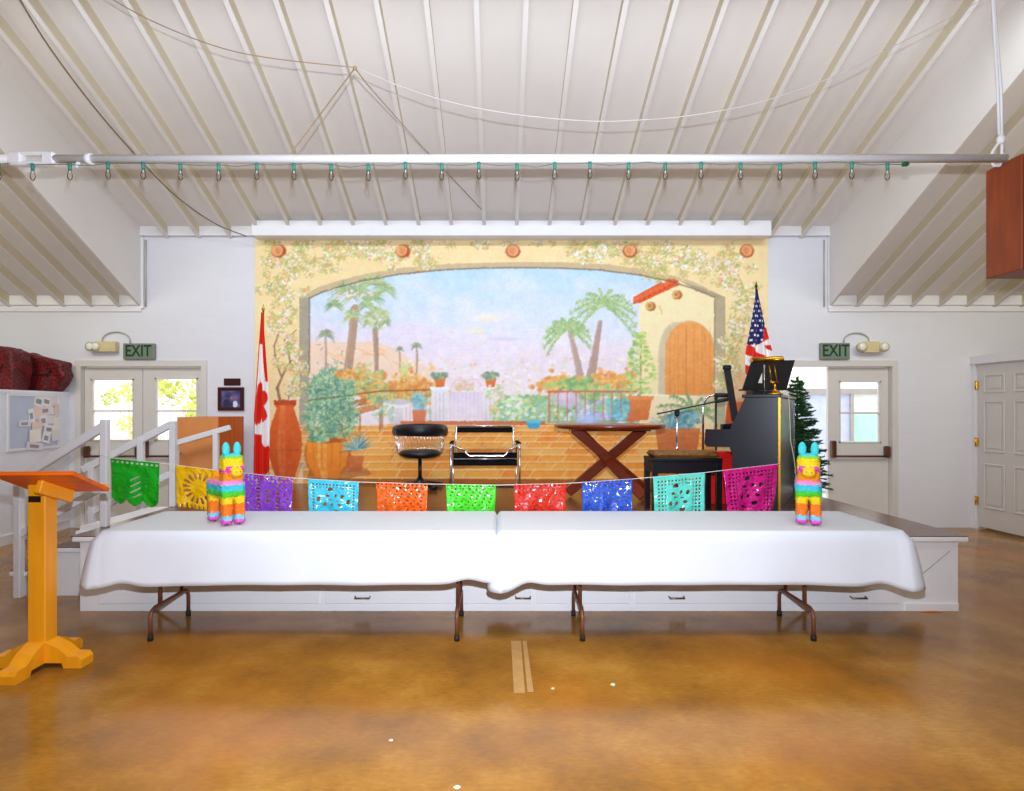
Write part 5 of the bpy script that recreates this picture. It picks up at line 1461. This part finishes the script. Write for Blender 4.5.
wire('pale wire swagged in a long shallow curve below the ceiling', smooth([PX(x, y, Dk) for (x, y) in ((355, 67.5), (400, 86), (450, 102), (512, 114), (587, 121), (640, 120), (687, 116), (740, 107), (787, 94), (840, 74), (892, 47), (940, 23), (992, -6))]), .003, PALEW)
hub = PX(355, 68, Dk)
j = MB().ball((0, 0, 0), .015, 10, 7).build('wire_joint', TANW, None); j.location = hub; tag(j, 'small tan joint where the thin ceiling wires meet', 'wire joint')
wire('tan wire running down from the joint to the tie rod', [hub, PX(292, 152, 4.04), PX(290, 155.5, DRD + .03)], .004, TANW)
wire('tan wire running from the joint toward the header above the mural', [hub, PX(367, 84, 4.6), PX(420, 144, 5.9), PX(484, 212, 7.32)], .004, TANW)

# loudspeaker
DN, DFAR = 4.28, 4.60
sx = XX(985.5, DFAR); szt, szb = ZZ(171, DFAR), ZZ(279, DFAR)
spk = thing('loudspeaker', 'brown wooden loudspeaker cabinet hung high near the tie rod end', 'loudspeaker', (sx, DN, szb))
hh_ = szt - szb
MB().box((0, 0, 0), (.46, DFAR - DN, hh_), None, .006).build('cabinet', mat('speaker_veneer', (150, 62, 14), .42, var=.22, scale=3.5, stretch=(4, 4, .8)), spk)
MB().box((.015, -.02, .015), (.445, 0.0, hh_ - .015), None, .005).build('grille', mat('speaker_grille', (28, 22, 24), .8, bump=.3, bscale=400), spk)
zk = zc(4.44) - szb
for x in (.24, .40):
    MB().tube([(x, (DFAR - DN) / 2, hh_ - .01), (x, (DFAR - DN) / 2, zk)], .008, 8).build('hanging_chain', mat('steel_chain', (150, 150, 150), .4, metal=.8), spk)

# ------------------------------------------------------------------ scraps on the floor
def scrap(label, px, py, w_, h_, rgb, cat='paper scrap'):
    D = 896.0 / (py - CY); p = Vector((XX(px, D), D, 0)); rr = random.Random(px)
    pts = [(w_ * math.cos(a_) * rr.uniform(.6, 1), h_ * math.sin(a_) * rr.uniform(.6, 1), .001) for a_ in [i * PI / 4 for i in range(8)]]
    o = MB().prism(pts, (0, 0, .004)).build('paper_scrap', mat('scrap_%d_%d_%d' % rgb, rgb, .8), None); o.location = p
    tag(o, label, cat)
scrap('white torn paper scrap on the floor, nearest the bottom picture edge', 457, 788, .016, .013, (240, 240, 234))
scrap('pale scrap of paper on the floor straight below the mural fountain', 391, 741, .012, .010, (226, 220, 200))
scrap('pale green paper scrap on the floor before the table legs', 613, 685, .016, .014, (206, 226, 190))
scrap('tiny pale scrap on the floor between the painted sheen strips and the table leg', 553, 689, .010, .010, (210, 222, 196))
for lab, q in (('pale floor sheen painted as a strip before the table gap, the wider of two', [(511, 641), (521, 641), (525, 693), (514, 693)]), ('pale floor sheen painted as a strip before the table gap, the narrower of two', [(522.5, 641), (526.5, 641), (533.5, 692), (527.5, 692)])):
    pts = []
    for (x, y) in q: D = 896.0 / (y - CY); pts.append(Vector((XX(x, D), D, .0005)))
    tag(MB().prism(pts, (0, 0, .001)).build('floor_sheen', mat('painted_sheen', (184, 142, 88), .35, var=.12, scale=12), None, origin=pts[0]), lab, 'painted sheen')  # highlights on the glossy floor imitated by thin pale strips
scrap('orange strip of tape on the floor at the stage corner', 931, 612, .085, .016, (226, 120, 50), 'tape')

# ------------------------------------------------------------------ light, camera
wd = bpy.data.worlds.new('sky'); SC.world = wd; wd.use_nodes = True
bg = wd.node_tree.nodes['Background']; bg.inputs['Color'].default_value = (1.0, 0.985, 0.96, 1); bg.inputs['Strength'].default_value = WORLD
def light(name, kind, loc, energy, color, size=.1, rot=None, size_y=None):
    l = bpy.data.lights.new(name, kind); l.energy = energy; l.color = color
    if kind == 'AREA':
        l.size = size
        if size_y: l.shape = 'RECTANGLE'; l.size_y = size_y
    else: l.shadow_soft_size = size
    o = bpy.data.objects.new(name, l); COL.objects.link(o); o.location = loc
    if rot: o.rotation_euler = rot
    return o
fl_ = light('flash_lamp', 'SPOT', (0.02, 0.02, EYE + .25), FLASH, FLASHC, .02, (math.radians(90 + 15), 0, 0))
fl_.data.spot_size = math.radians(136); fl_.data.spot_blend = 1.0
light('bounce_fill', 'AREA', (0, .3, 3.2), BOUNCE, BOUNCEC, 2.4, (math.radians(180 - 30), 0, 0), 1.0)  # unseen fill added, aimed up so the ceiling brightens
sl_ = light('wall_fill', 'AREA', (0.15, 4.3, 4.72), WALLFILL, WALLFILLC, 8.5, (math.radians(50), 0, 0), .3)  # added fill with no visible fitting, evens out the mural wall
sl_.data.spread = math.radians(115)
for sg in (-1, 1):
    sd_ = light('side_fill', 'AREA', (sg * 5.6, 2.9, 4.5), SIDE, SIDEC, 2.5, (math.radians(70), 0, sg * math.radians(-10)), .6)  # unseen area fill added to lift the outer walls
    sd_.data.spread = math.radians(110)
hl_ = light('floor_fill', 'AREA', (0, .7, 5.6), FILL, FILLC, 3.6, (math.radians(4), 0, 0), 1.2)  # overhead fill added to brighten the floor, no fixture known
hl_.data.spread = math.radians(84)
cam = bpy.data.cameras.new('camera'); co = bpy.data.objects.new('camera', cam); COL.objects.link(co)
co.location = (0, 0, EYE); co.rotation_euler = (PI/2, 0, 0)
cam.sensor_fit = 'HORIZONTAL'; cam.sensor_width = 36; cam.lens = F / 1024 * 36
cam.shift_x = (512 - CX) / 1024; cam.shift_y = (CY - 395.5) / 1024
cam.clip_start = .05
SC.camera = co
vs = SC.view_settings
vs.view_transform = 'Standard'; vs.look = 'None'; vs.gamma = 1.0; vs.use_curve_mapping = False; vs.exposure = EXPO
